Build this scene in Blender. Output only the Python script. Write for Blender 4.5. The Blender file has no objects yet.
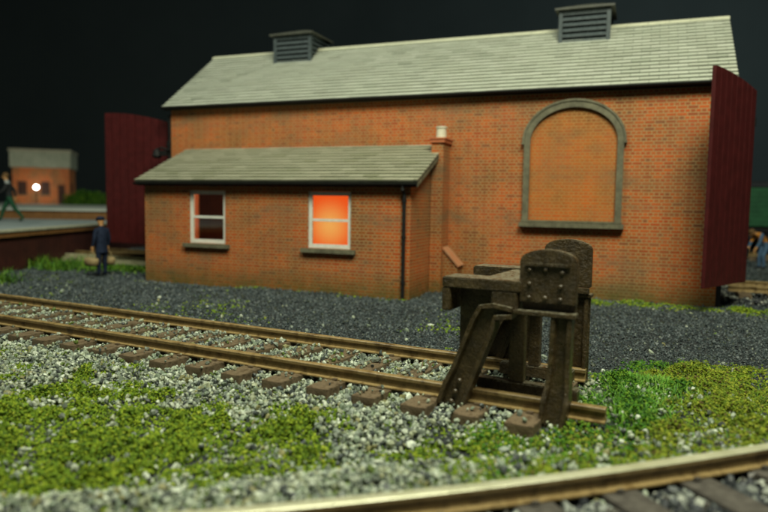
import bpy, bmesh, math, random
import numpy as np
from mathutils import Vector, Matrix, Euler
R = math.radians
random.seed(7); rng = np.random.default_rng(7)
scene = bpy.context.scene
COL = scene.collection

# ------------------------------------------------------------------ camera
cam = bpy.data.objects.new('camera', bpy.data.cameras.new('camera')); COL.objects.link(cam)
scene.camera = cam
cam.data.sensor_width = 36; cam.data.lens = 36 * 654.0 / 768
cam.data.clip_start = .05; cam.data.clip_end = 600
_p, _r = R(4.608), R(-0.896)
fwd = Vector((0, math.cos(_p), -math.sin(_p)))
rt0 = Vector((1, 0, 0)); up0 = Vector((0, math.sin(_p), math.cos(_p)))
rt = rt0 * math.cos(_r) - up0 * -math.sin(_r) * -1
# right axis u: X = x cos r - z sin r ; up axis: Z = x sin r + z cos r
rt = rt0 * math.cos(_r) - up0 * math.sin(_r)
up = rt0 * math.sin(_r) + up0 * math.cos(_r)
m = Matrix((rt, up, -fwd)).transposed().to_4x4(); m.translation = Vector((0, 0, 1.998))
cam.matrix_world = m
cam.data.dof.use_dof = True
cam.data.dof.focus_distance = 7.9
cam.data.dof.aperture_fstop = .45

# ------------------------------------------------------------------ light
W = bpy.data.worlds.new('World'); scene.world = W; W.use_nodes = True
W.node_tree.nodes['Background'].inputs[0].default_value = (.55, .75, .66, 1)
W.node_tree.nodes['Background'].inputs[1].default_value = .03
def area(name, loc, target, sx, sy, power, col):
    l = bpy.data.lights.new(name, 'AREA'); l.shape = 'RECTANGLE'; l.size = sx; l.size_y = sy
    l.energy = power; l.color = col
    o = bpy.data.objects.new(name, l); COL.objects.link(o); o.location = loc
    o.rotation_euler = (Vector(target) - Vector(loc)).to_track_quat('-Z', 'Y').to_euler()
    return o
area('ceiling_lamp', (3.5, 0.5, 17), (1.5, 11.5, 0), 8, 6, 4700, (.99, 1, .76))
area('room_lamp', (-9, 6, 21), (-9, 24, 0), 7, 5, 2300, (.95, 1, .84))
area('backdrop_fill', (36, 32, 32), (38, 75, 8), 10, 6, 9500, (.85, 1, .93))  # added fill light, brightens the right side of the backdrop
vs = scene.view_settings
vs.view_transform = 'Standard'; vs.look = 'None'; vs.exposure = 0; vs.gamma = 1
scene.render.engine = 'CYCLES'

# ------------------------------------------------------------------ materials
def nodes(mat): return mat.node_tree.nodes, mat.node_tree.links
def base_mat(name, rough=.7, spec=.4, metal=0):
    mt = bpy.data.materials.new(name); mt.use_nodes = True
    b = mt.node_tree.nodes['Principled BSDF']
    b.inputs['Roughness'].default_value = rough; b.inputs['Metallic'].default_value = metal
    b.inputs['Specular IOR Level'].default_value = spec
    return mt, b
def ramp(N, stops, interp='LINEAR'):
    r = N.new('ShaderNodeValToRGB'); cr = r.color_ramp; cr.interpolation = interp
    while len(cr.elements) > 1: cr.elements.remove(cr.elements[-1])
    cr.elements[0].position = stops[0][0]; cr.elements[0].color = (*stops[0][1], 1)
    for p, c in stops[1:]:
        e = cr.elements.new(p); e.color = (*c, 1)
    return r
def noise(N, L, scale, detail=4, rough=.6, vec=None):
    n = N.new('ShaderNodeTexNoise'); n.inputs['Scale'].default_value = scale
    n.inputs['Detail'].default_value = detail; n.inputs['Roughness'].default_value = rough
    if vec is None:
        tc = N.new('ShaderNodeTexCoord'); vec = tc.outputs['Object']
    L.new(vec, n.inputs['Vector']); return n
def mixc(N, L, fac, a, b, mode='MIX'):
    x = N.new('ShaderNodeMix'); x.data_type = 'RGBA'; x.blend_type = mode
    for sock, v in ((x.inputs[0], fac), (x.inputs[6], a), (x.inputs[7], b)):
        if isinstance(v, (int, float)): sock.default_value = v
        elif isinstance(v, tuple): sock.default_value = (*v, 1)
        else: L.new(v, sock)
    return x.outputs[2]
def bump(N, L, b, height, strength=.4, dist=.02):
    bp = N.new('ShaderNodeBump'); bp.inputs['Strength'].default_value = strength
    bp.inputs['Distance'].default_value = dist
    L.new(height, bp.inputs['Height']); L.new(bp.outputs[0], b.inputs['Normal'])
def noisy(name, c1, c2, scale=8, rough=.7, spec=.4, bs=.3, bd=.01, c3=None, lo=.35, hi=.65):
    mt, b = base_mat(name, rough, spec); N, L = nodes(mt)
    n = noise(N, L, scale, 6, .65)
    st = [(lo, c1), (hi, c2)]
    if c3: st = [(lo, c1), ((lo + hi) / 2, c2), (hi, c3)]
    r = ramp(N, st); L.new(n.outputs[0], r.inputs[0]); L.new(r.outputs[0], b.inputs['Base Color'])
    n2 = noise(N, L, scale * 7, 4, .6)
    bump(N, L, b, n2.outputs[0], bs, bd)
    return mt
def brick_mat(name, bricks, mortar, soot=True, bw=.20, rh=.070, squash=True):
    mt, b = base_mat(name, .72, .35); N, L = nodes(mt)
    uv = N.new('ShaderNodeUVMap')
    bt = N.new('ShaderNodeTexBrick'); L.new(uv.outputs[0], bt.inputs['Vector'])
    bt.inputs['Scale'].default_value = 1
    bt.inputs['Brick Width'].default_value = bw; bt.inputs['Row Height'].default_value = rh
    bt.inputs['Mortar Size'].default_value = .0085; bt.inputs['Mortar Smooth'].default_value = .2
    bt.inputs['Bias'].default_value = 0; bt.offset = .5
    if squash: bt.squash = .5; bt.squash_frequency = 2
    bt.inputs['Color1'].default_value = (0, 0, 0, 1); bt.inputs['Color2'].default_value = (1, 1, 1, 1)
    bt.inputs['Mortar'].default_value = (.5, .5, .5, 1)
    r = ramp(N, bricks); L.new(bt.outputs['Color'], r.inputs[0])
    big = noise(N, L, .9, 5, .6)
    rb = ramp(N, [(.34, (.55, .74, .85)), (.47, (1, 1, 1)), (.58, (1.28, 1.02, .75)), (.68, (1.1, .75, .6))]); L.new(big.outputs[0], rb.inputs[0])
    c = mixc(N, L, .9, r.outputs[0], rb.outputs[0], 'MULTIPLY')
    c = mixc(N, L, bt.outputs['Fac'], c, mortar)
    if soot:   # smoky / algae stains with their own shape
        mp = N.new('ShaderNodeMapping'); tc = N.new('ShaderNodeTexCoord'); L.new(tc.outputs['Object'], mp.inputs[0])
        mp.inputs['Scale'].default_value = (.55, .55, 1.6)
        sn = noise(N, L, 1.3, 6, .62, mp.outputs[0])
        sr = ramp(N, [(.44, (0, 0, 0)), (.58, (.22, .22, .22)), (.74, (.72, .72, .72))]); L.new(sn.outputs[0], sr.inputs[0])
        c = mixc(N, L, sr.outputs[0], c, (.15, .12, .065))
        # damp green line at the foot of the wall
        sx = N.new('ShaderNodeSeparateXYZ'); L.new(tc.outputs['Object'], sx.inputs[0])
        mr = N.new('ShaderNodeMapRange'); L.new(sx.outputs[2], mr.inputs[0])
        mr.inputs[1].default_value = .02; mr.inputs[2].default_value = .55; mr.inputs[3].default_value = 1.35; mr.inputs[4].default_value = 0
        dn = noise(N, L, 5, 5, .7)
        mu = N.new('ShaderNodeMath'); mu.operation = 'MULTIPLY'; L.new(mr.outputs[0], mu.inputs[0]); L.new(dn.outputs[0], mu.inputs[1])
        c = mixc(N, L, mu.outputs[0], c, (.06, .075, .01))
    L.new(c, b.inputs['Base Color'])
    inv = N.new('ShaderNodeMath'); inv.operation = 'SUBTRACT'; inv.inputs[0].default_value = 1
    L.new(bt.outputs['Fac'], inv.inputs[1])
    bump(N, L, b, inv.outputs[0], .8, .012)
    return mt
def island(name, stops, rough=.6, spec=.5, interp='CONSTANT', mottle=None):
    mt, b = base_mat(name, rough, spec); N, L = nodes(mt)
    g = N.new('ShaderNodeNewGeometry'); r = ramp(N, stops, interp)
    L.new(g.outputs['Random Per Island'], r.inputs[0])
    c = r.outputs[0]
    if mottle:
        n = noise(N, L, mottle, 3, .6); rr = ramp(N, [(.35, (.65, .65, .65)), (.65, (1.25, 1.25, 1.25))])
        L.new(n.outputs[0], rr.inputs[0]); c = mixc(N, L, 1., c, rr.outputs[0], 'MULTIPLY')
    L.new(c, b.inputs['Base Color']); return mt

M = {}
M['brick'] = brick_mat('orange_brick', [(0, (.30, .062, .009)), (.3, (.37, .078, .010)), (.7, (.41, .098, .012)), (.9, (.31, .085, .018)), (1, (.22, .062, .018))], (.40, .28, .12))
M['brick_panel'] = brick_mat('pale_orange_brick', [(0, (.38, .10, .013)), (.5, (.42, .12, .015)), (1, (.38, .12, .02))], (.42, .23, .07))
M['brick_far'] = brick_mat('far_orange_brick', [(0, (.50, .13, .03)), (.5, (.66, .19, .045)), (1, (.72, .26, .07))], (.35, .22, .13), soot=False)
M['stone'] = noisy('olive_grey_stone', (.085, .08, .05), (.17, .16, .10), 6)
M['slate'] = island('pale_slate', [(0, (.47, .50, .41)), (.25, (.49, .52, .425)), (.5, (.455, .48, .39)), (.75, (.51, .535, .445)), (.96, (.40, .43, .345))], .5, .5)
M['slate_dull'] = island('mossy_slate', [(0, (.33, .335, .235)), (.25, (.35, .35, .25)), (.5, (.315, .32, .22)), (.75, (.37, .37, .265)), (.93, (.28, .29, .19))], .55, .5)
M['shadow_bed'] = noisy('slate_shadow_bed', (.03, .035, .025), (.06, .065, .045), 5)  # dark tone paints the shadow lines seen between slate rows
M['kerb_timber'] = noisy('kerb_timber', (.26, .25, .14), (.40, .38, .24), 4)
M['ridge'] = noisy('ridge_tile', (.50, .51, .38), (.62, .62, .46), 5)
M['black'] = noisy('black_iron', (.006, .006, .006), (.014, .014, .014), 20, .6, .25)
M['vent'] = noisy('blue_grey_paint', (.038, .052, .056), (.065, .083, .088), 12, .6)
M['vent_cap'] = noisy('lead_sheet', (.045, .048, .04), (.085, .088, .068), 8, .5)
M['white'] = noisy('white_paint', (.62, .63, .56), (.75, .75, .68), 12, .5)
M['door'] = noisy('maroon_paint', (.050, .006, .006), (.074, .009, .009), 5, .55, .3)
M['door_dark'] = M['door']
M['pot'] = noisy('cream_clay', (.58, .56, .42), (.68, .66, .52), 10)
M['terracotta'] = noisy('terracotta', (.42, .11, .04), (.5, .17, .07), 8)
M['pinkstone'] = noisy('pink_coping', (.42, .24, .13), (.48, .17, .07), 6)
M['rail'] = noisy('rusty_rail', (.10, .060, .018), (.29, .205, .085), 5, .42, .6, .3, .006, (.16, .10, .032))
M['railtop'] = noisy('bright_rail_head', (.44, .44, .28), (.60, .59, .42), 4, .36, .8); M['railtop'].node_tree.nodes['Principled BSDF'].inputs['Metallic'].default_value = .25
M['sleeper'] = noisy('brown_sleeper', (.042, .027, .013), (.17, .125, .075), 9, .5, .5, .5, .015, (.08, .053, .027))
M['sleeper_grey'] = noisy('grey_sleeper', (.035, .03, .025), (.10, .09, .075), 9, .6, .5, .5, .015)
def buffer_mat():
    mt, b = base_mat('brown_cast_paint', .38, .6); N, L = nodes(mt); b.inputs['Coat Weight'].default_value = .2; b.inputs['Coat Roughness'].default_value = .32
    n = noise(N, L, 7, 6, .7); r = ramp(N, [(.3, (.022, .014, .005)), (.5, (.052, .034, .013)), (.64, (.088, .060, .025)), (.76, (.20, .17, .11))]); L.new(n.outputs[0], r.inputs[0])
    g = N.new('ShaderNodeNewGeometry')
    s = N.new('ShaderNodeSeparateXYZ'); L.new(g.outputs['Normal'], s.inputs[0])
    n3 = noise(N, L, 26, 3, .7)
    mu = N.new('ShaderNodeMath'); mu.operation = 'MULTIPLY'; L.new(s.outputs[2], mu.inputs[0]); L.new(n3.outputs[0], mu.inputs[1])
    mr = ramp(N, [(.38, (0, 0, 0)), (.58, (.8, .8, .8))]); L.new(mu.outputs[0], mr.inputs[0])   # ballast dust lying on the upward faces
    c = mixc(N, L, mr.outputs[0], r.outputs[0], (.22, .21, .15))
    L.new(c, b.inputs['Base Color'])
    rr = ramp(N, [(.4, (.22, .22, .22)), (.6, (.5, .5, .5))]); L.new(n3.outputs[0], rr.inputs[0]); L.new(rr.outputs[0], b.inputs['Roughness'])
    n2 = noise(N, L, 34, 5, .65); bump(N, L, b, n2.outputs[0], .85, .016)
    return mt
M['buffer'] = buffer_mat()
M['stone_pale'] = island('pale_ballast', [(0, (.34, .39, .29)), (.14, (.20, .25, .18)), (.28, (.44, .48, .38)), (.38, (.14, .165, .13)), (.52, (.32, .35, .23)), (.64, (.06, .072, .07)), (.76, (.22, .26, .21)), (.87, (.52, .57, .46)), (.93, (.24, .23, .10)), (.97, (.09, .14, .02))], .5, .5, mottle=30)
M['stone_dark'] = island('charcoal_ballast', [(0, (.050, .066, .070)), (.3, (.072, .092, .095)), (.55, (.034, .046, .050)), (.8, (.115, .135, .135)), (.92, (.04, .05, .03)), (.985, (.22, .25, .19))], .55, .35)
M['stone_mixed'] = island('track_ballast', [(0, (.03, .034, .04)), (.3, (.07, .08, .08)), (.5, (.025, .03, .033)), (.7, (.22, .24, .21)), (.85, (.06, .055, .045)), (.94, (.4, .42, .36))], .5, .5)
M['moss'] = island('green_scatter', [(0, (.125, .20, .016)), (.25, (.17, .25, .016)), (.45, (.09, .16, .014)), (.65, (.22, .29, .02)), (.85, (.055, .10, .012)), (.95, (.29, .34, .035))], .85, .2)
M['moss_green'] = island('leafy_scatter', [(0, (.05, .15, .015)), (.3, (.09, .20, .015)), (.55, (.025, .085, .012)), (.75, (.14, .25, .02)), (.9, (.05, .11, .02))], .85, .2)
M['moss_olive'] = island('olive_scatter', [(0, (.13, .19, .015)), (.3, (.19, .24, .02)), (.55, (.075, .12, .014)), (.75, (.26, .29, .03)), (.9, (.10, .08, .025))], .85, .2)
M['blade'] = island('grass_blade', [(0, (.08, .22, .02)), (.3, (.13, .30, .03)), (.6, (.05, .15, .015)), (.85, (.2, .33, .05))], .6, .3)
M['blade_dark'] = island('grass_blade_dark', [(0, (.06, .17, .012)), (.3, (.11, .24, .015)), (.6, (.035, .11, .01)), (.85, (.16, .27, .02))], .6, .3)
M['plat_top'] = noisy('platform_paving', (.20, .25, .26), (.34, .39, .38), 1.2, .7, .3, .2, .01)
M['plat_top2'] = noisy('far_platform_paving', (.42, .48, .43), (.62, .65, .58), .5, .7, .3, .2, .01)
M['coping'] = noisy('coping_brown', (.20, .095, .03), (.30, .14, .045), 3)
M['plat_edge'] = noisy('platform_edge', (.34, .34, .24), (.44, .44, .33), 3)
M['maroon_wall'] = noisy('platform_wall', (.045, .012, .010), (.075, .02, .014), 3)
M['navy'] = noisy('navy_cloth', (.008, .013, .03), (.015, .024, .05), 12, .8, .2)
M['black_cloth'] = noisy('black_cloth', (.012, .014, .015), (.028, .03, .03), 12, .8, .2)
M['grey_cloth'] = noisy('grey_cloth', (.25, .28, .27), (.4, .42, .4), 12, .8, .2)
M['green_cloth'] = noisy('green_cloth', (.01, .05, .025), (.02, .085, .04), 12, .8, .2)
M['blue_cloth'] = noisy('blue_cloth', (.05, .10, .18), (.09, .17, .27), 12, .8, .2)
M['orange_cloth'] = noisy('orange_cloth', (.55, .22, .03), (.7, .3, .05), 12, .8, .2)
M['skin'] = noisy('figure_skin', (.50, .26, .10), (.6, .32, .14), 12, .7, .2)
M['hair'] = noisy('brown_hair', (.10, .05, .015), (.16, .09, .03), 20)
M['shoe'] = noisy('dark_shoe', (.01, .01, .01), (.02, .02, .02), 20, .4)
M['bag'] = noisy('tan_basket', (.22, .16, .07), (.36, .27, .13), 20)
M['wagon'] = noisy('green_wagon_paint', (.012, .07, .03), (.02, .11, .045), 3, .5)
M['tank'] = noisy('pale_tank', (.32, .34, .25), (.44, .44, .33), 2)
M['tank_rim'] = noisy('tank_rim', (.34, .31, .22), (.45, .42, .3), 2)
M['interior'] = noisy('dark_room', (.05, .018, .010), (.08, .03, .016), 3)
M['interior_brick'] = noisy('red_reveal', (.40, .12, .06), (.5, .17, .08), 3)
M['backdrop'] = noisy('dark_backdrop', (.030, .038, .040), (.040, .050, .052), .03, .95, .05, 0, .01)
def ground_mat():
    mt, b = base_mat('earth_and_grit', .85, .25); N, L = nodes(mt)
    n = noise(N, L, 14, 8, .75); r = ramp(N, [(.35, (.014, .016, .016)), (.55, (.036, .042, .044)), (.7, (.075, .08, .075))]); L.new(n.outputs[0], r.inputs[0])
    L.new(r.outputs[0], b.inputs['Base Color']); n2 = noise(N, L, 40, 5, .7); bump(N, L, b, n2.outputs[0], .8, .03); return mt
M['ground'] = ground_mat()
def glass_mat():
    mt = bpy.data.materials.new('window_glass'); mt.use_nodes = True; N, L = nodes(mt); N.remove(N['Principled BSDF'])
    t = N.new('ShaderNodeBsdfTransparent'); g = N.new('ShaderNodeBsdfGlossy'); g.inputs['Roughness'].default_value = .05
    f = N.new('ShaderNodeFresnel'); mx = N.new('ShaderNodeMixShader')
    t.inputs[0].default_value = (.9, .92, .9, 1)
    L.new(f.outputs[0], mx.inputs[0]); L.new(t.outputs[0], mx.inputs[1]); L.new(g.outputs[0], mx.inputs[2]); L.new(mx.outputs[0], N['Material Output'].inputs[0]); return mt
M['glass'] = glass_mat()
def emit(name, col, strength, col2=None, centre=None, rad=.6):
    mt = bpy.data.materials.new(name); mt.use_nodes = True; N, L = nodes(mt); N.remove(N['Principled BSDF'])
    e = N.new('ShaderNodeEmission'); e.inputs[0].default_value = (*col, 1); e.inputs[1].default_value = strength
    if col2:   # bulb glow painted into the blind's emission colour, no bulb behind it
        tc = N.new('ShaderNodeTexCoord'); d = N.new('ShaderNodeVectorMath'); d.operation = 'DISTANCE'
        L.new(tc.outputs['Object'], d.inputs[0]); d.inputs[1].default_value = centre
        mr = N.new('ShaderNodeMapRange'); L.new(d.outputs['Value'], mr.inputs[0]); mr.inputs[2].default_value = rad; mr.interpolation_type = 'SMOOTHSTEP'
        L.new(mixc(N, L, mr.outputs[0], col2, col), e.inputs[0])
    L.new(e.outputs[0], N['Material Output'].inputs[0]); return mt
M['blind'] = emit('lit_blind', (1, .10, .012), 1.1, (1, .43, .10), (5.62, -1.6, 1.5), .7)
M['lamp'] = emit('lamp_glow', (1, .95, .85), 22)

# ------------------------------------------------------------------ mesh helpers
class MB:
    def __init__(s): s.v = []; s.f = []; s.mi = []
    def add(s, vs, fs, mi=0):
        o = len(s.v); s.v += [tuple(v) for v in vs]; s.f += [tuple(i + o for i in f) for f in fs]; s.mi += [mi] * len(fs)
    def box(s, x0, x1, y0, y1, z0, z1, mi=0, mat=None):
        vs = [Vector((x, y, z)) for x in (x0, x1) for y in (y0, y1) for z in (z0, z1)]
        if mat is not None: vs = [mat @ v for v in vs]
        s.add(vs, [(0, 1, 3, 2), (4, 6, 7, 5), (0, 4, 5, 1), (2, 3, 7, 6), (0, 2, 6, 4), (1, 5, 7, 3)], mi)
    def hexa(s, p, mi=0):  # 8 points bottom 4, top 4
        s.add(p, [(3, 2, 1, 0), (4, 5, 6, 7), (0, 1, 5, 4), (1, 2, 6, 5), (2, 3, 7, 6), (3, 0, 4, 7)], mi)
    def prism(s, prof, axis, a, b, mi=0):  # profile of 2d points extruded along axis
        n = len(prof)
        def P(q, t): return {'x': (t, q[0], q[1]), 'y': (q[0], t, q[1]), 'z': (q[0], q[1], t)}[axis]
        vs = [P(q, a) for q in prof] + [P(q, b) for q in prof]
        fs = [(i, (i + 1) % n, n + (i + 1) % n, n + i) for i in range(n)] + [tuple(range(n))[::-1], tuple(range(n, 2 * n))]
        s.add(vs, fs, mi)
    def tube(s, pts, r, seg=10, mi=0, cap=True):
        pts = [Vector(p) for p in pts]; n = len(pts); rs = r if isinstance(r, (list, tuple)) else [r] * n
        vs = []
        for i, p in enumerate(pts):
            d = (pts[min(i + 1, n - 1)] - pts[max(i - 1, 0)]).normalized()
            a = d.cross(Vector((0, 0, 1)) if abs(d.z) < .9 else Vector((1, 0, 0))).normalized(); b = d.cross(a)
            for k in range(seg):
                t = 2 * math.pi * k / seg; vs.append(p + (a * math.cos(t) + b * math.sin(t)) * rs[i])
        fs = [(i * seg + k, i * seg + (k + 1) % seg, (i + 1) * seg + (k + 1) % seg, (i + 1) * seg + k) for i in range(n - 1) for k in range(seg)]
        if cap: fs += [tuple(range(seg))[::-1], tuple(range((n - 1) * seg, n * seg))]
        s.add(vs, fs, mi)
    def build(s, name, mats, parent=None, bev=0, smooth=False, uv=False):
        me = bpy.data.meshes.new(name); me.from_pydata(s.v, [], s.f)
        mats = mats if isinstance(mats, (list, tuple)) else [mats]
        for x in mats: me.materials.append(M[x])
        me.polygons.foreach_set('material_index', s.mi)
        bm = bmesh.new(); bm.from_mesh(me); bmesh.ops.recalc_face_normals(bm, faces=bm.faces)
        if bev:
            bmesh.ops.bevel(bm, geom=[e for e in bm.edges], offset=bev, segments=2, affect='EDGES', clamp_overlap=True)
        bm.to_mesh(me); bm.free()
        if smooth: me.polygons.foreach_set('use_smooth', [True] * len(me.polygons))
        if uv: wall_uv(me)
        o = bpy.data.objects.new(name, me); COL.objects.link(o)
        if parent: o.parent = parent
        return o
def wall_uv(me):
    l = me.uv_layers.new(name='UVMap')
    for p in me.polygons:
        n = p.normal
        for li in p.loop_indices:
            c = me.vertices[me.loops[li].vertex_index].co
            if abs(n.z) > .7: uv = (c.x, c.y)
            elif abs(n.x) > abs(n.y): uv = (c.y + .06, c.z)
            else: uv = (c.x, c.z)
            l.data[li].uv = uv
def tag(o, label=None, cat=None, group=None, kind=None):
    for k, v in (('label', label), ('category', cat), ('group', group), ('kind', kind)):
        if v: o[k] = v
    return o
def empty(name, loc, rz=0, **kw):
    o = bpy.data.objects.new(name, None); COL.objects.link(o); o.location = loc; o.rotation_euler = (0, 0, rz); o.empty_display_size = .2
    return tag(o, **kw)
def wall_holes(xs, zs, holes, y0, y1):
    """wall in the xz plane between y0 (front) and y1 with rectangular holes given by grid cell index"""
    mb = MB()
    H = lambda i, k: (i, k) in holes or i < 0 or k < 0 or i >= len(xs) - 1 or k >= len(zs) - 1
    for i in range(len(xs) - 1):
        for k in range(len(zs) - 1):
            if H(i, k): continue
            a, b, c, d = xs[i], xs[i + 1], zs[k], zs[k + 1]
            mb.add([(a, y0, c), (b, y0, c), (b, y0, d), (a, y0, d)], [(0, 1, 2, 3)])
            mb.add([(a, y1, c), (b, y1, c), (b, y1, d), (a, y1, d)], [(3, 2, 1, 0)])
            if H(i - 1, k): mb.add([(a, y0, c), (a, y1, c), (a, y1, d), (a, y0, d)], [(0, 1, 2, 3)])
            if H(i + 1, k): mb.add([(b, y0, c), (b, y1, c), (b, y1, d), (b, y0, d)], [(0, 1, 2, 3)])
            if H(i, k - 1): mb.add([(a, y0, c), (b, y0, c), (b, y1, c), (a, y1, c)], [(0, 1, 2, 3)])
            if H(i, k + 1): mb.add([(a, y0, d), (b, y0, d), (b, y1, d), (a, y1, d)], [(0, 1, 2, 3)])
    return mb

# ------------------------------------------------------------------ frames
YAW = R(21.402); BX, BY = -5.851, 18.034
def b2w(x, y): return (BX + x * math.cos(YAW) + y * math.sin(YAW), BY - x * math.sin(YAW) + y * math.cos(YAW))
TA = R(27.956); EX = np.array([math.cos(TA), -math.sin(TA)]); EN = np.array([math.sin(TA), math.cos(TA)])
T0 = EN * 5.679
def t2w(a, n): return EX * a + EN * (5.679 + n)
CC = np.array([-6.7, 28.8]); CR = 26.0     # curved front track
GA = 1.257

def track_coords(x, y):
    a = x * EX[0] + y * EX[1]; n = x * EN[0] + y * EN[1] - 5.679
    return a, n
def shed_coords(x, y):
    x = x - BX; y = y - BY; c, s = math.cos(YAW), math.sin(YAW)
    return x * c - y * s, x * s + y * c
def sstep(e0, e1, v): t = np.clip((v - e0) / (e1 - e0), 0, 1); return t * t * (3 - 2 * t)
_ph = rng.uniform(0, 6.28, (14, 3)); _fr = rng.normal(0, 1, (14, 2))
def wob(x, y, s):
    v = 0
    for k in range(14): v = v + np.sin((x * _fr[k, 0] + y * _fr[k, 1]) * s + _ph[k, 0])
    return v / 14 ** .5 / 1.0
def height(x, y):
    a, n = track_coords(x, y)
    bed = sstep(-1.7, -.5, n) * (1 - sstep(1.75, 2.5, n)) * (1 - sstep(-.3, .7, a))
    r = np.hypot(x - CC[0], y - CC[1]) - CR
    bed2 = sstep(-1.1, -.45, r)
    bed = bed * (.62 + .38 * sstep(-.35, 0, n))
    h = np.maximum(bed * .10, bed2 * (.095 + .075 * (1 - sstep(-.12, -.05, r))))
    X, Y = shed_coords(x, y)
    near = sstep(-.2, -1.2, Y) if False else (1 - sstep(-1.2, -.2, np.where((X > -2) & (X < 15.5), Y, -9)))
    return h + .022 * wob(x, y, 2.2) * near * (1 - np.maximum(bed, bed2) * .7)

# ------------------------------------------------------------------ ground and backdrop
def axis_pts(lo, hi, flo, fhi, fine, coarse):
    l = list(np.arange(lo, flo, coarse)) + list(np.arange(flo, fhi, fine)) + list(np.arange(fhi, hi + coarse, coarse)); return np.array(l)
gx = axis_pts(-120, 140, -16, 18, .2, 8); gy = axis_pts(-12, 86, 1, 26, .2, 5)
XX, YY = np.meshgrid(gx, gy); ZZ = height(XX, YY) * (1 - sstep(26, 34, YY))
nx, ny = len(gx), len(gy)
me = bpy.data.meshes.new('ground')
idx = np.arange(nx * ny).reshape(ny, nx)
me.from_pydata(np.stack([XX.ravel(), YY.ravel(), ZZ.ravel()], 1).tolist(), [], np.stack([idx[:-1, :-1].ravel(), idx[:-1, 1:].ravel(), idx[1:, 1:].ravel(), idx[1:, :-1].ravel()], 1).tolist())
me.materials.append(M['ground']); me.polygons.foreach_set('use_smooth', [True] * len(me.polygons))
g = bpy.data.objects.new('ground', me); COL.objects.link(g); tag(g, kind='structure')
bd = MB(); pr = []
for i in range(25):
    t = math.pi * (i / 24) ; pr.append((110 * -math.cos(t) + 10, 20 + 60 * math.sin(t) ** .6))
for i in range(24):
    (x0, y0), (x1, y1) = pr[i], pr[i + 1]
    bd.add([(x0, y0, -2), (x1, y1, -2), (x1, y1, 70), (x0, y0, 70)], [(0, 1, 2, 3)])
b_ = bd.build('drape_backdrop', 'backdrop', smooth=True); tag(b_, kind='structure')  # dark drape hung behind the layout, not an open sky

# ------------------------------------------------------------------ engine shed
SH = empty('engine_shed', (BX, BY, 0), -YAW, label='long orange brick shed with pale slate roof and a low lean-to in front', cat='building')
L_, HE, HR, WW = 13.488, 4.549, 6.20, 2.205
T = .22
def wall_obj(xs, zs, holes, y0, y1, name, mat='brick'):
    return wall_holes(xs, zs, holes, y0, y1).build(name, mat, SH, uv=True)
wall_obj([0, L_], [-.1, HE], set(), 0, T, 'wall')
wall_obj([0, L_], [-.1, HE], set(), 2 * WW - T, 2 * WW, 'wall')
# gable ends with rectangular doorway and triangular top
for gxx in (0, L_ - T):
    mb = MB()
    y0, y1 = T + .001, 2 * WW - T - .001; d0, d1, dz = .35, 2 * WW - .35, 4.3
    mb.box(gxx, gxx + T, y0, d0, -.1, dz); mb.box(gxx, gxx + T, d1, y1, -.1, dz)
    s = (HR - HE) / WW
    mb.prism([(y0, dz), (y1, dz), (y1, HE - .05 + (2 * WW - y1) * s - .0), (WW, HR - .08), (y0, HE - .05 + y0 * s)], 'x', gxx, gxx + T)
    mb.build('gable_wall', 'brick', SH, uv=True)
# black corner plinth seen at the right end of the wall
mb = MB(); mb.box(L_ + .002, L_ + .09, -.06, .3, -.1, 4.3); mb.build('door_post', 'black', SH)
mb = MB(); mb.box(-.09, -.002, -.02, .3, -.1, 4.3); mb.build('door_post', 'black', SH)

def slate_roof(name, x0, x1, ylo, zlo, yhi, zhi, rows, mat, parent, wslate=.37, flip=1):
    """rows of separate slates laid from eave to ridge"""
    mb = MB(); d = Vector((0, yhi - ylo, zhi - zlo)); ln = d.length; d.normalize()
    nrm = Vector((0, -d.z, d.y)) if yhi > ylo else Vector((0, d.z, -d.y))
    if nrm.z < 0: nrm = -nrm
    p = lambda x, t, h: Vector((x, ylo, zlo)) + Vector((x - x, 0, 0)) + d * t + nrm * h
    # boarding beneath, its dark colour standing in for shadow under each course
    q = [Vector((x0 + .01, ylo, zlo)), Vector((x1 - .01, ylo, zlo))]
    bb = [q[0] - nrm * .05, q[1] - nrm * .05, q[1] + d * ln - nrm * .05, q[0] + d * ln - nrm * .05]
    mb.hexa(bb + [v + nrm * .048 for v in bb], 1)
    rr = random.Random(int(x1 * 10)); st = ln / rows
    for r in range(rows):
        off = 0 if r % 2 == 0 else -wslate / 2
        x = x0 + off
        while x < x1:
            a, b = max(x + .004, x0), min(x + wslate - .004, x1)
            if b - a > .03:
                t0 = r * st + rr.uniform(-.004, .006); t1 = min((r + 1) * st - .027, ln)
                h0 = .040 + rr.uniform(0, .008); h1 = .020
                vs = [p(a, t0, h0 - .034), p(b, t0, h0 - .034), p(b, t1, h1 - .016), p(a, t1, h1 - .016), p(a, t0, h0), p(b, t0, h0), p(b, t1, h1), p(a, t1, h1)]
                vs = [Vector((xx, v.y, v.z)) for xx, v in zip((a, b, b, a, a, b, b, a), vs)]
                mb.hexa(vs)
            x += wslate
    return mb.build(name, [mat, 'shadow_bed'], parent)
sl = (HR - HE) / WW
roof = slate_roof('roof', -.16, L_ + .18, -.17, HE - .17 * sl + .06, WW, HR + .06, 18, 'slate', SH)
slate_roof('roof', -.16, L_ + .18, 2 * WW + .17, HE - .17 * sl + .06, WW, HR + .06, 18, 'slate', SH)
mb = MB(); rs = random.Random(3)
x = -.17
while x < L_ + .15:
    x2 = min(x + .45, L_ + .19)
    mb.prism([(WW - .12, HR + .03), (WW, HR + .075), (WW + .12, HR + .03), (WW + .12, HR + .065), (WW, HR + .125), (WW - .12, HR + .065)], 'x', x, x2 - .006); x = x2 if x2 < L_ + .18 else 99
mb.build('ridge_tiles', 'ridge', roof)
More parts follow.
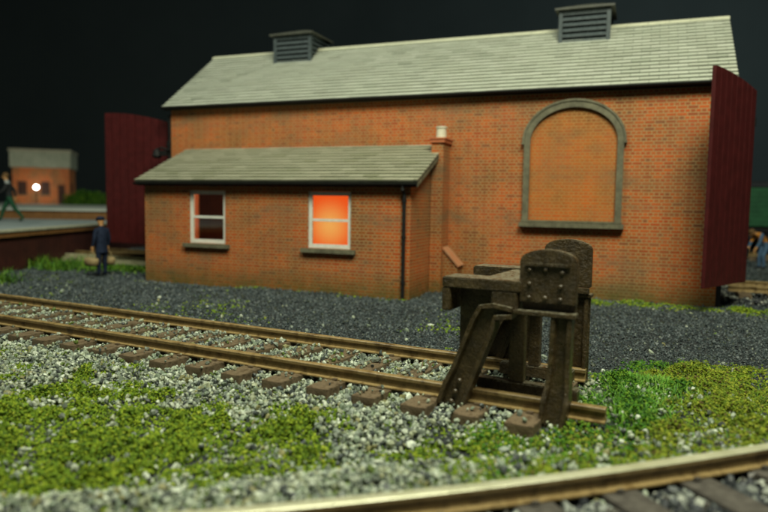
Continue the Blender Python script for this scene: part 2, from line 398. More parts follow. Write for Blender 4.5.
# eave fascia and gutter of the main roof
mb = MB(); mb.box(-.14, L_ + .16, -.12, -.003, HE - .13, HE - .015); mb.build('fascia', 'black', SH)
def gutter(mb, x0, x1, yc, zc, r=.055):
    n = 8; prof = [(yc + r * math.cos(math.pi + math.pi * k / n), zc + r * math.sin(math.pi + math.pi * k / n)) for k in range(n + 1)]
    prof += [(yc + (r - .012) * math.cos(2 * math.pi - math.pi * k / n), zc + (r - .012) * math.sin(2 * math.pi - math.pi * k / n)) for k in range(n + 1)]
    mb.prism(prof, 'x', x0, x1)
mb = MB(); gutter(mb, -.16, L_ + .18, -.185, HE - .06); mb.build('gutter', 'black', SH)

# roof vents
def vent(xa, xb):
    ya, yb = WW - .58, WW + .58; z0, z1 = 5.66, 6.60
    mb = MB()
    for (px, py) in ((xa, ya), (xb - .09, ya), (xa, yb - .09), (xb - .09, yb - .09)): mb.box(px, px + .09, py, py + .09, z0, z1)
    e = .002
    for y in (ya, yb - .09):
        mb.box(xa + .09 + e, xb - .09 - e, y + .006, y + .084, z1 - .08, z1 - e); mb.box(xa + .09 + e, xb - .09 - e, y + .006, y + .084, z0 + .1, z0 + .17)
    for x in (xa, xb - .09):
        mb.box(x + .006, x + .084, ya + .09 + e, yb - .09 - e, z1 - .08, z1 - e)
    mb.box(xa + .1, xb - .1, ya + .1, yb - .1, z0, z1 - .01)   # dark core behind the slats
    v = mb.build('roof_vent', 'vent', SH, bev=.006)
    mb = MB(); nl = 6
    for k in range(nl):
        z = z0 + .19 + k * (z1 - z0 - .30) / (nl - 1)
        for (y, sgn) in ((ya, 1), (yb, -1)):
            mb.hexa([Vector((xa + .092, y + sgn * .012, z)), Vector((xb - .092, y + sgn * .012, z)), Vector((xb - .092, y + sgn * .085, z + .085)), Vector((xa + .092, y + sgn * .085, z + .085)),
                     Vector((xa + .092, y + sgn * .012, z + .026)), Vector((xb - .092, y + sgn * .012, z + .026)), Vector((xb - .092, y + sgn * .085, z + .111)), Vector((xa + .092, y + sgn * .085, z + .111))])
        for (x, sgn) in ((xa, 1), (xb, -1)):
            mb.hexa([Vector((x + sgn * .012, ya + .092, z)), Vector((x + sgn * .012, yb - .092, z)), Vector((x + sgn * .085, yb - .092, z + .085)), Vector((x + sgn * .085, ya + .092, z + .085)),
                     Vector((x + sgn * .012, ya + .092, z + .026)), Vector((x + sgn * .012, yb - .092, z + .026)), Vector((x + sgn * .085, yb - .092, z + .111)), Vector((x + sgn * .085, ya + .092, z + .111))])
    mb.build('louvres', 'vent', v)
    mb = MB(); o = .085; xm = (xa + xb) / 2
    b4 = [Vector((xa - o, ya - o, z1 + .002)), Vector((xb + o, ya - o, z1 + .002)), Vector((xb + o, yb + o, z1 + .002)), Vector((xa - o, yb + o, z1 + .002))]
    t4 = [q + Vector((0, 0, .045)) for q in b4]; mb.hexa(b4 + t4)
    ax, bx_ = Vector((xm - .12, WW, z1 + .27)), Vector((xm + .12, WW, z1 + .27))
    u = [Vector((xa - o + .01, ya - o + .01, z1 + .048)), Vector((xb + o - .01, ya - o + .01, z1 + .048)), Vector((xb + o - .01, yb + o - .01, z1 + .048)), Vector((xa - o + .01, yb + o - .01, z1 + .048)), ax, bx_]
    mb.add(u, [(0, 1, 5, 4), (1, 2, 5), (2, 3, 4, 5), (3, 0, 4), (3, 2, 1, 0)])
    mb.build('vent_cap', 'vent_cap', v)
vent(10.0, 11.17); vent(2.22, 3.40)

# lean-to
XL, XR, D, HL, HT = .72, 7.59, 1.872, 2.44, 3.30
wins = [(2.03, 3.05, .99, 2.23), (5.2, 6.24, .99, 2.23)]
xs = [XL, wins[0][0], wins[0][1], wins[1][0], wins[1][1], XR]; zs = [-.1, .99, 2.23, HL]
wall_obj(xs, zs, {(1, 1), (3, 1)}, -D, -D + T, 'lean_to_wall')
for (xa, xb) in ((XL, XL + T), (XR - T, XR)):
    mb = MB(); mb.prism([(-D + T + .001, -.1), (-.002, -.1), (-.002, HT - .06), (-D + T + .001, HL + .05)], 'x', xa, xb); mb.build('lean_to_wall', 'brick', SH, uv=True)
lr = slate_roof('lean_to_roof', XL - .17, XR + .19, -D - .16, HL + .01, -.004, HT + .06, 12, 'slate_dull', SH, .34)
mb = MB(); mb.box(XL - .14, XR + .15, -D - .10, -D - .003, HL - .10, HL - .01); mb.build('fascia', 'black', SH)
mb = MB(); gutter(mb, XL - .17, XR + .18, -D - .165, HL - .03); mb.build('gutter', 'black', SH)
# pale barge board on the visible verge
mb = MB()
for x in (XR + .152,):
    mb.hexa([Vector((x, -D - .12, HL - .10)), Vector((x + .035, -D - .12, HL - .10)), Vector((x + .035, -.56, HL + .54)), Vector((x, -.56, HL + .54)),
             Vector((x, -D - .12, HL - .02)), Vector((x + .035, -D - .12, HL - .02)), Vector((x + .035, -.56, HL + .615)), Vector((x, -.56, HL + .615))])
mb.build('barge_board', 'stone', SH)
mb = MB(); mb.tube([(7.47, -D - .165, HL - .07), (7.47, -D - .165, HL - .16), (7.47, -D - .06, HL - .26), (7.47, -D - .06, .0)], .038, 12)
for z in (.35, 1.3, 2.05): mb.tube([(7.47, -D - .06, z - .03), (7.47, -D - .06, z + .03)], .05, 12)
mb.build('downpipe', 'black', SH, smooth=False)
def window(x0, x1, z0, z1, lit):
    y = -D + .045; f = MB(); w = .085; e = .0015
    f.box(x0 + e, x0 + w, y, y + .07, z0 + e, z1 - e); f.box(x1 - w, x1 - e, y, y + .07, z0 + e, z1 - e)
    f.box(x0 + w, x1 - w, y + .003, y + .067, z1 - w, z1 - 2 * e); f.box(x0 + w, x1 - w, y + .003, y + .067, z0 + 2 * e, z0 + w * 1.1)
    zm = (z0 + z1) / 2
    o = f.build('window', 'white', SH, bev=.004)
    f = MB(); f.box(x0 + w + e, x1 - w - e, y + .008, y + .06, zm - .028, zm + .028); f.build('meeting_rail', 'white', o, bev=.003)
    f = MB(); f.box(x0 + w + e, x1 - w - e, y + .030, y + .036, z0 + w * 1.1 + e, zm - .03); f.box(x0 + w + e, x1 - w - e, y + .036, y + .042, zm + .03, z1 - w - e); f.build('pane', 'glass', o)
    f = MB(); f.box(x0 - .13, x1 + .13, -D - .10, -D - .002, z0 - .10, z0 - .005); f.box(x0 + .003, x1 - .003, -D, -D + .044, z0 - .03, z0 - .006) if False else None
    f.build('sill', 'stone', o, bev=.008)
window(*wins[0], False); window(*wins[1], True)
# rooms behind the two windows
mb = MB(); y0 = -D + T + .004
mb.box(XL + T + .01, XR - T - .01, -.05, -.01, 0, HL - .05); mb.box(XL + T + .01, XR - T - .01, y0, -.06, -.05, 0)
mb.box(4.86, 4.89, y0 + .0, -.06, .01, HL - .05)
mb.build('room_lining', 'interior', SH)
mb = MB(); mb.box(2.032, 2.05, -D + .118, y0 + .10, .995, 2.225); mb.build('inner_jamb', 'interior_brick', SH)
mb = MB(); mb.box(5.03, 6.4, y0 + .03, y0 + .05, .85, HL - .02); mb.build('lit_blind', 'blind', SH)

gl = bpy.data.lights.new('room_bulb', 'POINT'); gl.energy = 150; gl.color = (1, .5, .25); gl.shadow_soft_size = .1
go = bpy.data.objects.new('room_bulb', gl); COL.objects.link(go); go.location = b2w(3.9, -.55) + (1.9,)
# chimney
mb = MB(); mb.box(7.605, 7.88, -.56, -.003, -.1, 3.36)
mb.prism([(7.881, -.1), (8.22, -.1), (8.22, .62), (7.881, .98)], 'y', -.42, -.003)
ch = mb.build('chimney', 'brick', SH, uv=True)
mb = MB(); mb.box(7.57, 7.92, -.60, -.003, 3.361, 3.43); mb.box(7.55, 7.94, -.62, -.003, 3.431, 3.475); mb.build('chimney_cap', 'terracotta', ch, bev=.006)
mb = MB(); mb.tube([(7.745, -.30, 3.476), (7.745, -.30, 3.50), (7.745, -.30, 3.505), (7.745, -.30, 3.70), (7.745, -.30, 3.705), (7.745, -.30, 3.74)], [.135, .135, .115, .108, .125, .125], 20); mb.build('chimney_pot', 'pot', ch)
mb = MB()
mb.hexa([Vector((7.882, -.46, .985)), Vector((8.25, -.46, .59)), Vector((8.25, -.004, .59)), Vector((7.882, -.004, .985)), Vector((7.882, -.46, 1.03)), Vector((8.27, -.46, .62)), Vector((8.27, -.004, .62)), Vector((7.882, -.004, 1.03))])
mb.build('shoulder_coping', 'pinkstone', ch)

# blind arched window
wx0, wx1, sz, az, atop = 9.70, 11.50, 1.68, 3.38, 4.22
xc = (wx0 + wx1) / 2; rw = (wx1 - wx0) / 2
mb = MB(); n = 28
inner = [(xc - rw * math.cos(math.pi * k / n), az + (atop - az - .12) * math.sin(math.pi * k / n)) for k in range(n + 1)]
prof = [(wx1, sz), (wx0, sz)] + inner
mb.prism(prof[::-1], 'y', -.012, -.002); A = mb.build('blind_window', 'brick_panel', SH, uv=True)
mb = MB()
mb.box(wx0 - .13, wx0, -.09, -.003, sz, az); mb.box(wx1, wx1 + .13, -.09, -.003, sz, az)
for k in range(n):
    t0, t1 = math.pi * k / n, math.pi * (k + 1) / n
    def q(t, o): return (xc - (rw + o) * math.cos(t), az + (atop - az - .12 + o) * math.sin(t))
    a, b, c, d = q(t0, 0), q(t1, 0), q(t1, .13), q(t0, .13)
    mb.hexa([Vector((a[0], -.09, a[1])), Vector((b[0], -.09, b[1])), Vector((b[0], -.003, b[1])), Vector((a[0], -.003, a[1])), Vector((d[0], -.09, d[1])), Vector((c[0], -.09, c[1])), Vector((c[0], -.003, c[1])), Vector((d[0], -.003, d[1]))])
    a, b, c, d = q(t0, .132), q(t1, .132), q(t1, .175), q(t0, .175)
    mb.hexa([Vector((a[0], -.11, a[1])), Vector((b[0], -.11, b[1])), Vector((b[0], -.003, b[1])), Vector((a[0], -.003, a[1])), Vector((d[0], -.11, d[1])), Vector((c[0], -.11, c[1])), Vector((c[0], -.003, c[1])), Vector((d[0], -.003, d[1]))])
for x in (wx0 - .185, wx1 + .131): mb.box(x, x + .054, -.12, -.0025, az - .05, az - .002)
mb.build('surround', 'stone', A)
mb = MB(); mb.box(wx0 - .19, wx1 + .19, -.17, -.003, sz - .15, sz - .045); mb.box(wx0 - .15, wx1 + .15, -.13, -.003, sz - .043, sz - .002); mb.build('sill', 'stone', A, bev=.008)

# lamp bracket on the left corner
mb = MB(); mb.tube([(-.02, -.05, 3.35), (-.3, -.05, 3.42), (-.45, -.05, 3.38)], .03, 8); mb.tube([(-.45, -.05, 3.14), (-.45, -.05, 3.20), (-.45, -.05, 3.34), (-.45, -.05, 3.40)], [.09, .13, .10, .03], 12)
mb.box(-.32, -.10, -.10, 0, 3.2, 3.34)
mb.build('wall_bracket', 'black', SH)

# doors
def door_leaf(hx, hy, tx, ty, zb, zh, zt, label):
    d = Vector((tx - hx, ty - hy, 0)); w = d.length; d.normalize(); nn = Vector((-d.y, d.x, 0))
    npl = 8; mb = MB(); pw = w / npl
    def top(s):
        s = s / w; return zh + (zt - zh) * math.sin(math.pi / 2 * min(1, s * 1.02)) ** .9
    fl = .0
    for k in range(npl):
        a, b = k * pw + .013, (k + 1) * pw - .013; P = []
        for h in (0, 1):
            for s, o in ((a, -.035), (b, -.035), (b, .035), (a, .035)):
                v = Vector((hx, hy, 0)) + d * s + nn * o; P.append(Vector((v.x, v.y, (zb if h == 0 else top(s)))))
        mb.hexa(P)
    # board behind the grooves
    P = []
    for h in (0, 1):
        for s, o in ((0.005, -.012), (w - .005, -.012), (w - .005, .012), (.005, .012)):
            v = Vector((hx, hy, 0)) + d * s + nn * o; P.append(Vector((v.x, v.y, (zb + .01 if h == 0 else top(s) - .03))))
    mb.hexa(P)
    o = mb.build('door', 'door', SH, bev=.004)
    o['label'] = label
    mb = MB()
    for z in (zb + .45, zb + (zh - zb) * .52, zh - .35):
        a = Vector((hx, hy, z)) + nn * -.037; bb = Vector((hx, hy, z)) + d * (w * .9) - nn * .037
        mb.hexa([a, bb, bb - nn * .012, a - nn * .012, a + Vector((0, 0, .06)), bb + Vector((0, 0, .04)), bb - nn * .012 + Vector((0, 0, .04)), a - nn * .012 + Vector((0, 0, .06))])
    if False: mb.build('strap_hinge', 'door', o)
    for z in (zb + .6, zh - .6):
        mb2 = MB(); mb2.tube([(hx, hy, z - .08), (hx, hy, z + .08)], .05, 10); mb2.build('hinge', 'black', o)
    return o
door_leaf(14.02, .30, 13.12, -1.42, .53, 4.33, 4.55, 'open maroon plank door at the right end of the shed')
door_leaf(14.02, 4.1, 13.9, 6.0, .53, 4.33, 4.55, 'maroon plank door folded back behind the shed')
door_leaf(-.42, .38, -2.72, .42, .72, 4.16, 4.50, 'open maroon plank door at the left end of the shed')

# ------------------------------------------------------------------ rails and sleepers
RPROF = [(-.060, 0), (.060, 0), (.060, .012), (.020, .022), (.015, .082), (.038, .094), (.040, .122), (.033, .129), (-.033, .129), (-.040, .122), (-.038, .094), (-.015, .082), (-.020, .022), (-.060, .012)]
def rail_path(mb, pts, z, k=1.0, topmat=False):
    """pts 2D polyline; rail swept along it"""
    pts = [np.array(p, float) for p in pts]; n = len(pts); m_ = len(RPROF); vs = []
    for i, p in enumerate(pts):
        d = pts[min(i + 1, n - 1)] - pts[max(i - 1, 0)]; d = d / np.hypot(*d); q = np.array([-d[1], d[0]])
        for (u, w) in RPROF: v = p + q * u * k; vs.append((v[0], v[1], z + w))
    o = len(mb.v); mb.v += vs
    for i in range(n - 1):
        for j in range(m_):
            jj = (j + 1) % m_; mb.f.append((o + i * m_ + j, o + i * m_ + jj, o + (i + 1) * m_ + jj, o + (i + 1) * m_ + j)); mb.mi.append(1 if (topmat and j in (7,8)) else 0)
    mb.f.append(tuple(o + j for j in range(m_))[::-1]); mb.mi.append(0); mb.f.append(tuple(o + (n - 1) * m_ + j for j in range(m_))); mb.mi.append(0)
SL = (-.42, GA + .44)
def sleeper_mesh(w=.25, z0=.0, z1=.17, y0=SL[0], y1=SL[1], chairs=(0, GA)):
    mb = MB(); mb.box(-w / 2, w / 2, y0, y1, z0, z1)
    for c in chairs:
        for s in (-1, 1): mb.box(-.03, .03, c + s * .075 - .02, c + s * .075 + .02, z1 + .001, z1 + .022)
    return mb
TR = empty('railway_track', (T0[0], T0[1], 0), -TA, label='rusty siding track with brown sleepers ending under the buffer stop', cat='railway track')
for nn_ in (0, GA):
    mb = MB(); end = -.86 if nn_ == 0 else -1.27
    rail_path(mb, [(-22, nn_), (-9, nn_), (-4, nn_), (end, nn_)], .172); mb.build('rail', 'rail', TR)
mb = MB(); mb.box(-4.6, -4.2, -.035, -.02, .2, .27)
SA = []
a = -1.48; i = 0; sm = None
while a > -21:
    if sm is None:
        o = sleeper_mesh().build('sleeper', 'sleeper', TR, bev=.004); sm = o
    else:
        o = sm.copy(); COL.objects.link(o); o.parent = TR
    o.location = (a + random.uniform(-.012, .012), random.uniform(-.02, .02), random.uniform(-.006, .004)); o.rotation_euler = (0, 0, R(random.uniform(-1.2, 1.2)))
    SA.append(a); a = {-1.48: -1.98, -1.98: -2.46, -2.46: -3.0}.get(a, a - .535)
SA = np.array(SA)
# curved main line in the foreground
FT = empty('railway_track', (CC[0], CC[1], 0), 0, label='curved foreground track with a bright polished rail head', cat='railway track')
mid = math.atan2(3.94 - CC[1], .9 - CC[0]); FA0, FA1 = mid - R(14), mid + R(15)
for rr_ in (CR, CR + GA):
    mb = MB(); rail_path(mb, [(rr_ * math.cos(t), rr_ * math.sin(t)) for t in np.linspace(FA0, FA1, 60)], .172, 1.08, True); mb.build('rail', ['rail', 'railtop'], FT)
sm2 = None; FS = np.arange(FA0 + R(.4), FA1, .62 / CR)
for t in FS:
    if sm2 is None: o = sleeper_mesh(.27).build('sleeper', 'sleeper_grey', FT, bev=.008); sm2 = o
    else: o = sm2.copy(); COL.objects.link(o); o.parent = FT
    o.location = (CR * math.cos(t), CR * math.sin(t), 0); o.rotation_euler = (0, 0, t - math.pi / 2)
# shed road: one track through the shed, seen beyond each door
for (xa, xb, lab) in ((L_ + .4, 30, 'rusty track leaving the shed doorway at the right edge'), (-14, -.5, 'track running out past the left shed door beside the platform')):
    o0 = b2w(xa, 1.58); ST = empty('railway_track', (o0[0], o0[1], 0), -YAW, label=lab, cat='railway track')
    for nn_ in (0, GA):
        mb = MB(); rail_path(mb, [(0, nn_), (xb - xa, nn_)], .172); mb.build('rail', 'rail', ST)
    xx = .3
    while xx < xb - xa:
        o = sm.copy(); COL.objects.link(o); o.parent = ST; o.location = (xx, 0, 0); xx += .56

o0 = b2w(-5.5, .72); KB = empty('timber_kerb', (o0[0], o0[1], 0), -YAW, label='pale timber kerb on the ground below the left shed door', cat='kerb')
mb = MB(); mb.box(0, 5.1, 0, .16, -.02, .17); mb.box(.0, 5.0, .17, .33, -.02, .26); mb.build('beam', 'kerb_timber', KB, bev=.01)
# ------------------------------------------------------------------ buffer stop
BS = empty('buffer_stop', (T0[0], T0[1], 0), -TA, label='dark brown buffer stop with two round topped side plates at the end of the rails', cat='buffer stop')
def ibeam(mb, p, q, w, dpt, tf=.03, tw=.03):
    """I section between p and q, web in the a-z plane, flange width w along n, depth dpt"""
    p, q = Vector(p), Vector(q); d = (q - p).normalized(); side = Vector((0, 1, 0)); nrm = d.cross(side).normalized()
    def bx(u0, u1, s0, s1):
        P = []
        for e in (p, q):
            P += [e + nrm * u0 + side * s0, e + nrm * u1 + side * s0, e + nrm * u1 + side * s1, e + nrm * u0 + side * s1]
        mb.hexa(P)
    bx(-dpt / 2, -dpt / 2 + tf, -w / 2, w / 2); bx(dpt / 2 - tf, dpt / 2, -w / 2, w / 2); bx(-dpt / 2 + tf + .0005, dpt / 2 - tf - .0005, -tw / 2, tw / 2)
def bolt(mb, a, n, z, r=.017, out=-1, l=.022):
    mb.tube([(a, n, z), (a, n + out * l * .6, z), (a, n + out * l, z)], [r, r, r * .55], 8)
def sweep_i(mb, path, ws, ds, tf, tw):
    """bent rail: an I section swept along a path lying close to the a-z plane"""
    pts = [Vector(q) for q in path]; n = len(pts); side = Vector((0, 1, 0)); k = 12; vs = []
    for i, q in enumerate(pts):
        d = (pts[min(i + 1, n - 1)] - pts[max(i - 1, 0)]).normalized(); nr = d.cross(side).normalized(); w, D_ = ws[i] / 2, ds[i] / 2
        for (u, v_) in ((-D_, -w), (-D_, w), (-D_ + tf, w), (-D_ + tf * 1.5, tw / 2), (D_ - tf * 1.5, tw / 2), (D_ - tf, w), (D_, w), (D_, -w), (D_ - tf, -w), (D_ - tf * 1.5, -tw / 2), (-D_ + tf * 1.5, -tw / 2), (-D_ + tf, -w)):
            vs.append(q + nr * u + side * v_)
    fs = [(i * k + j, i * k + (j + 1) % k, (i + 1) * k + (j + 1) % k, (i + 1) * k + j) for i in range(n - 1) for j in range(k)]
    fs += [tuple(range(k))[::-1], tuple(range((n - 1) * k, n * k))]
    mb.add(vs, fs)
def side_frame(n0, sg, far):
    """n0 rail centre; sg -1 = outside is toward -n"""
    # rounded plate
    da = -.13 if far else 0; dz = .03 if far else 0
    a0, a1, zb, zs, zt = -1.62 + da, -1.13 + da, 1.155, 1.52 + dz, 1.625 + dz
    pr = [(a0, zb), (a1, zb), (a1, zs)]
    am = (a0 + a1) / 2
    for k in range(1, 12):
        t = math.pi * k / 12; pr.append((am + (a1 - a0) / 2 * math.cos(t) * 1.0, zs + (zt - zs) * math.sin(t) ** 1.0))
    pr.append((a0, zs))
    mb = MB(); y0, y1 = (n0 - .09, n0 + .0) if sg < 0 else (n0, n0 + .09)
    mb.prism([(p_[0], p_[1]) for p_ in pr], 'y', y0, y1)
    pl = mb.build('side_plate', 'buffer', BS, bev=.010)
    mb = MB(); yo = y0 if sg < 0 else y1
    for aa, zz in ((-1.53, 1.44), (-1.39, 1.45), (-1.25, 1.43), (-1.53, 1.32), (-1.26, 1.31), (-1.53, 1.20), (-1.39, 1.205), (-1.26, 1.20)):
        mb = MB(); bolt(mb, aa + da, yo - sg * .002, zz, .02, sg); mb.build('rivet', 'buffer', pl)
    mb = MB(); mb.box(a0 + .05, a1 - .05, *((y0 - .022, y0 - .001) if sg < 0 else (y1 + .001, y1 + .022)), 1.475, 1.505); mb.build('top_strap', 'buffer', pl, bev=.005)
    mb = MB(); ya, yb = (n0 - .15, n0 + .0) if sg < 0 else (n0, n0 + .15)
    mb.box(a0 + .01, a1 - .01, n0 - .02, n0 + .02, 1.09, zb - .002); mb.box(a0 - .03, a1 + .01, ya, yb, 1.05, 1.088); mb.build('flange', 'buffer', pl, bev=.006)
    # rear upright, bent rail section splaying at the foot
    mb = MB(); no = n0 + sg * .075
    sweep_i(mb, [(-1.235 + da, no, 1.048), (-1.245 + da, no, .60), (-1.25 + da, no, .44), (-1.262 + da, no + sg * .012, .32), (-1.285 + da, no + sg * .03, .115)], [.13, .13, .15, .175, .165], [.18, .185, .21, .235, .215], .038, .05)
    u = mb.build('upright', 'buffer', BS, bev=.006)
    mb = MB(); mb.box(-1.42 + da, -1.15 + da, no - .07, no + .07, .09, .118); mb.build('foot', 'buffer', u)
    # raking strut
    mb = MB(); p0 = (-2.235 + da, no, .115); p1 = (-1.93 + da, no, .93)
    sweep_i(mb, [p0, (-2.17 + da, no, .31), (-2.10 + da, no, .48), p1, (-1.89 + da, no, 1.03), (-1.83 + da, no, 1.052), (-1.66 + da, no, 1.052)], [.17, .17, .15, .15, .15, .15, .15], [.26, .26, .24, .235, .21, .15, .10], .038, .05)
    s_ = mb.build('strut', 'buffer', BS, bev=.006)
    for f_ in (.05, .17, .30): mb = MB(); bolt(mb, p0[0] + (p1[0] - p0[0]) * f_, no + sg * .036, p0[2] + (p1[2] - p0[2]) * f_ + .02, .026, sg, .03); mb.build('bolt', 'buffer', s_)
    # bracket ahead of the beam: an inverted channel over the top of the strut
    mb = MB(); ya, yb = (n0 - .12, n0 + .20) if sg < 0 else (n0 - .20, n0 + .12)
    mb.box(-2.34 + da, -1.60 + da, ya, yb, 1.235, 1.335)                 # top flange
    mb.box(-2.34 + da, -2.255 + da, ya + .002, yb - .002, 1.02, 1.243)           # front leg
    mb.box(-1.865 + da, -1.625 + da, ya + .002, yb - .002, 1.06, 1.243)              # rear leg
    mb.build('bracket', 'buffer', BS, bev=.010)
    mb = MB(); w0 = (n0 + .09) if sg < 0 else (n0 - .13)
    mb.prism([(-2.235 + da, 1.238), (-2.235 + da, .50), (-2.12 + da, .50), (-1.93 + da, .90), (-1.88 + da, 1.238)], 'y', w0, w0 + .04); mb.build('gusset', 'buffer', BS, bev=.005)
    if far:
        mb = MB(); mb.prism([(-2.30, .2), (-1.90, .2), (-1.84, 1.04), (-1.96, 1.04)], 'y', n0 + .02, n0 + .05); mb.build('web_plate', 'buffer', BS)
        mb = MB(); mb.box(-1.53, -1.13, n0 - .003 + .005, n0 + .06, .17, 1.05) if False else mb.box(-1.42 + da, -1.135 + da, n0 + .07, n0 + .10, .15, 1.05); mb.build('rear_board', 'buffer', BS, bev=.005)
side_frame(0, -1, False); side_frame(GA, 1, True)
mb = MB(); mb.box(-2.02, -1.60, .203, GA - .203, 1.10, 1.325); mb.build('buffer_beam', 'buffer', BS, bev=.012)
mb = MB()
for (a_, n_) in ((-1.72, .28), (-1.74, .98)): mb.box(a_ - .07, a_ + .05, n_ - .05, n_ + .05, .345, 1.098)
mb.box(-1.48, -1.40, .93, 1.02, .345, 1.098)
pp = mb
pp.build('inner_posts', 'buffer', BS, bev=.006) if False else None
for (a_, n_, w_) in ((-1.72, .28, .07), (-1.74, .98, .055), (-1.46, .98, .05)):
    mb = MB(); mb.box(a_ - w_, a_ + w_, n_ - .05, n_ + .05, .345, 1.098 if a_ < -1.6 else 1.05); mb.build('post', 'buffer', BS, bev=.006)
for n_, e_ in ((.22, -1.15), (.92, -1.34)):
    mb = MB(); mb.box(-2.10, e_, n_, n_ + .13, .22, .343); mb.build('tie_bar', 'buffer', BS, bev=.01)

# ------------------------------------------------------------------ scattered material (stuff)
def rock_protos(k, subdiv, flat=.75, seed=1):
    out = []; r = np.random.default_rng(seed)
    for i in range(k):
        bm = bmesh.new(); bmesh.ops.create_icosphere(bm, subdivisions=subdiv, radius=1)
        v = np.array([q.co[:] for q in bm.verts]); f = np.array([[q.index for q in fc.verts] for fc in bm.faces]); bm.free()
        v = v * (1 + r.uniform(-.32, .28, (len(v), 1))) * np.array([r.uniform(.8, 1.25), r.uniform(.65, 1.0), r.uniform(.5, .85)])
        out.append((v, f))
    return out
def octa_protos(k, seed=2):
    out = []; r = np.random.default_rng(seed)
    base = np.array([[1, 0, 0], [-1, 0, 0], [0, 1, 0], [0, -1, 0], [0, 0, 1], [0, 0, -1.]])
    f = np.array([[0, 2, 4], [2, 1, 4], [1, 3, 4], [3, 0, 4], [2, 0, 5], [1, 2, 5], [3, 1, 5], [0, 3, 5]])
    for i in range(k): out.append((base * r.uniform(.6, 1.15, (6, 1)) + r.normal(0, .22, (6, 3)), f))
    return out
def scatter(name, mat, pos, size, protos, tilt=3.14, seed=5, smooth=False, label=None, cat=None):
    r = np.random.default_rng(seed); n = len(pos)
    which = r.integers(0, len(protos), n); V = []; F = []; off = 0
    e = r.uniform(-tilt, tilt, (n, 2)); yaw = r.uniform(0, 6.283, n)
    cx, sx, cy, sy, cz, sz_ = np.cos(e[:, 0]), np.sin(e[:, 0]), np.cos(e[:, 1]), np.sin(e[:, 1]), np.cos(yaw), np.sin(yaw)
    Rx = np.zeros((n, 3, 3)); Rx[:, 0, 0] = 1; Rx[:, 1, 1] = cx; Rx[:, 1, 2] = -sx; Rx[:, 2, 1] = sx; Rx[:, 2, 2] = cx
    Ry = np.zeros((n, 3, 3)); Ry[:, 1, 1] = 1; Ry[:, 0, 0] = cy; Ry[:, 0, 2] = sy; Ry[:, 2, 0] = -sy; Ry[:, 2, 2] = cy
    Rz = np.zeros((n, 3, 3)); Rz[:, 2, 2] = 1; Rz[:, 0, 0] = cz; Rz[:, 0, 1] = -sz_; Rz[:, 1, 0] = sz_; Rz[:, 1, 1] = cz
    RR = Rz @ Ry @ Rx
    for k, (v, f) in enumerate(protos):
        ix = np.nonzero(which == k)[0]
        if len(ix) == 0: continue
        vv = np.einsum('nij,vj->nvi', RR[ix], v) * size[ix][:, None, None] + pos[ix][:, None, :]
        V.append(vv.reshape(-1, 3)); F.append((f[None] + (np.arange(len(ix)) * len(v))[:, None, None] + off).reshape(-1, 3)); off += len(ix) * len(v)
    V = np.concatenate(V); F = np.concatenate(F)
    me = bpy.data.meshes.new(name); me.vertices.add(len(V)); me.vertices.foreach_set('co', V.ravel())
    me.loops.add(F.size); me.loops.foreach_set('vertex_index', F.ravel().astype(np.int32))
    me.polygons.add(len(F)); me.polygons.foreach_set('loop_start', np.arange(0, F.size, 3, dtype=np.int32)); me.polygons.foreach_set('loop_total', np.full(len(F), 3, np.int32))
    me.update(calc_edges=True); me.validate()
    me.polygons.foreach_set('use_smooth', [smooth] * len(F))
    me.materials.append(M[mat]); o = bpy.data.objects.new(name, me); COL.objects.link(o)
    tag(o, label=label, cat=cat, kind='stuff'); return o
def visible(x, y, z=0, pad=1.12):
    """keep what the photo (and a step to the side of it) could see"""
    return (y > 2.2) & (np.abs(x) < (y * .587 * pad + .5))
def blocked(x, y):
    X, Y = shed_coords(x, y)
    s = ((X > -.02) & (X < L_ + .02) & (Y > -.01)) & (Y < 2 * WW)
    l = (X > XL - .0) & (X < XR + .0) & (Y > -D) & (Y < .1)
    c = (X > XR - .1) & (X < 8.37) & (Y > -.56) & (Y < .1)
    return s | l | c
def on_sleeper(a, n):
    k = np.min(np.abs(a[:, None] - SA[None]), 1) < .135
    return k & (n > SL[0] - .02) & (n < SL[1] + .02) & (a < -.8)
def on_fsleeper(x, y):
    ang = np.arctan2(y - CC[1], x - CC[0]); r_ = np.hypot(x - CC[0], y - CC[1])
    k = np.min(np.abs(ang[:, None] - FS[None]), 1) * CR < .15
    return k & (r_ > CR + SL[0]) & (r_ < CR + SL[1])
rocks = rock_protos(14, 1, seed=3); octs = octa_protos(16)
# moss density in track coordinates
def moss_amount(x, y):
    a, n = track_coords(x, y); w = wob(x, y, 1.3) * .28 + wob(x + 7, y, 4.) * .16
    edge = np.interp(a, [-9, -7, -5.6, -4.4, -3.2, -2.4, -1.7], [-.85, -.85, -.85, -.85, -.74, -.56, -.3])
    w2 = wob(x + 1, y, 9) * .22 + wob(x, y + 3, 2.6) * .2
    left = sstep(-.35, .55, edge - n + w * 1.2 + w2 + .05) * np.clip(1.2 + .4 * wob(x + 9, y, 3.3) + .35 * w2, .5, 1)
    rr = CR - np.hypot(x - CC[0], y - CC[1])      # distance from the front rail, away from camera
    back = np.interp(x, [-4, -2, -.5, .5, 1.5, 2.5, 4], [1.0, .85, .75, .62, .5, .36, .3])
    left = left * sstep(-.15, .45, rr - back + w * .7 + w2)
    thin = np.interp(x, [-3, -1., -.1, .8, 1.5], [1, 1, 1, .92, .95])
    right = sstep(-1.75, -1.0, a + w * .8) * (1 - sstep(2.7, 3.4, n + w * 1.2 + np.clip(-a - .3, 0, 9) * .2)) * sstep(.08, .3, rr + w * .3)
    right = right * np.where(n < -.15, np.interp(a, [-1.9, -1.2, -.4], [.5, .85, 1]), 1)
    return np.clip(np.maximum(left * thin, right), 0, 1)

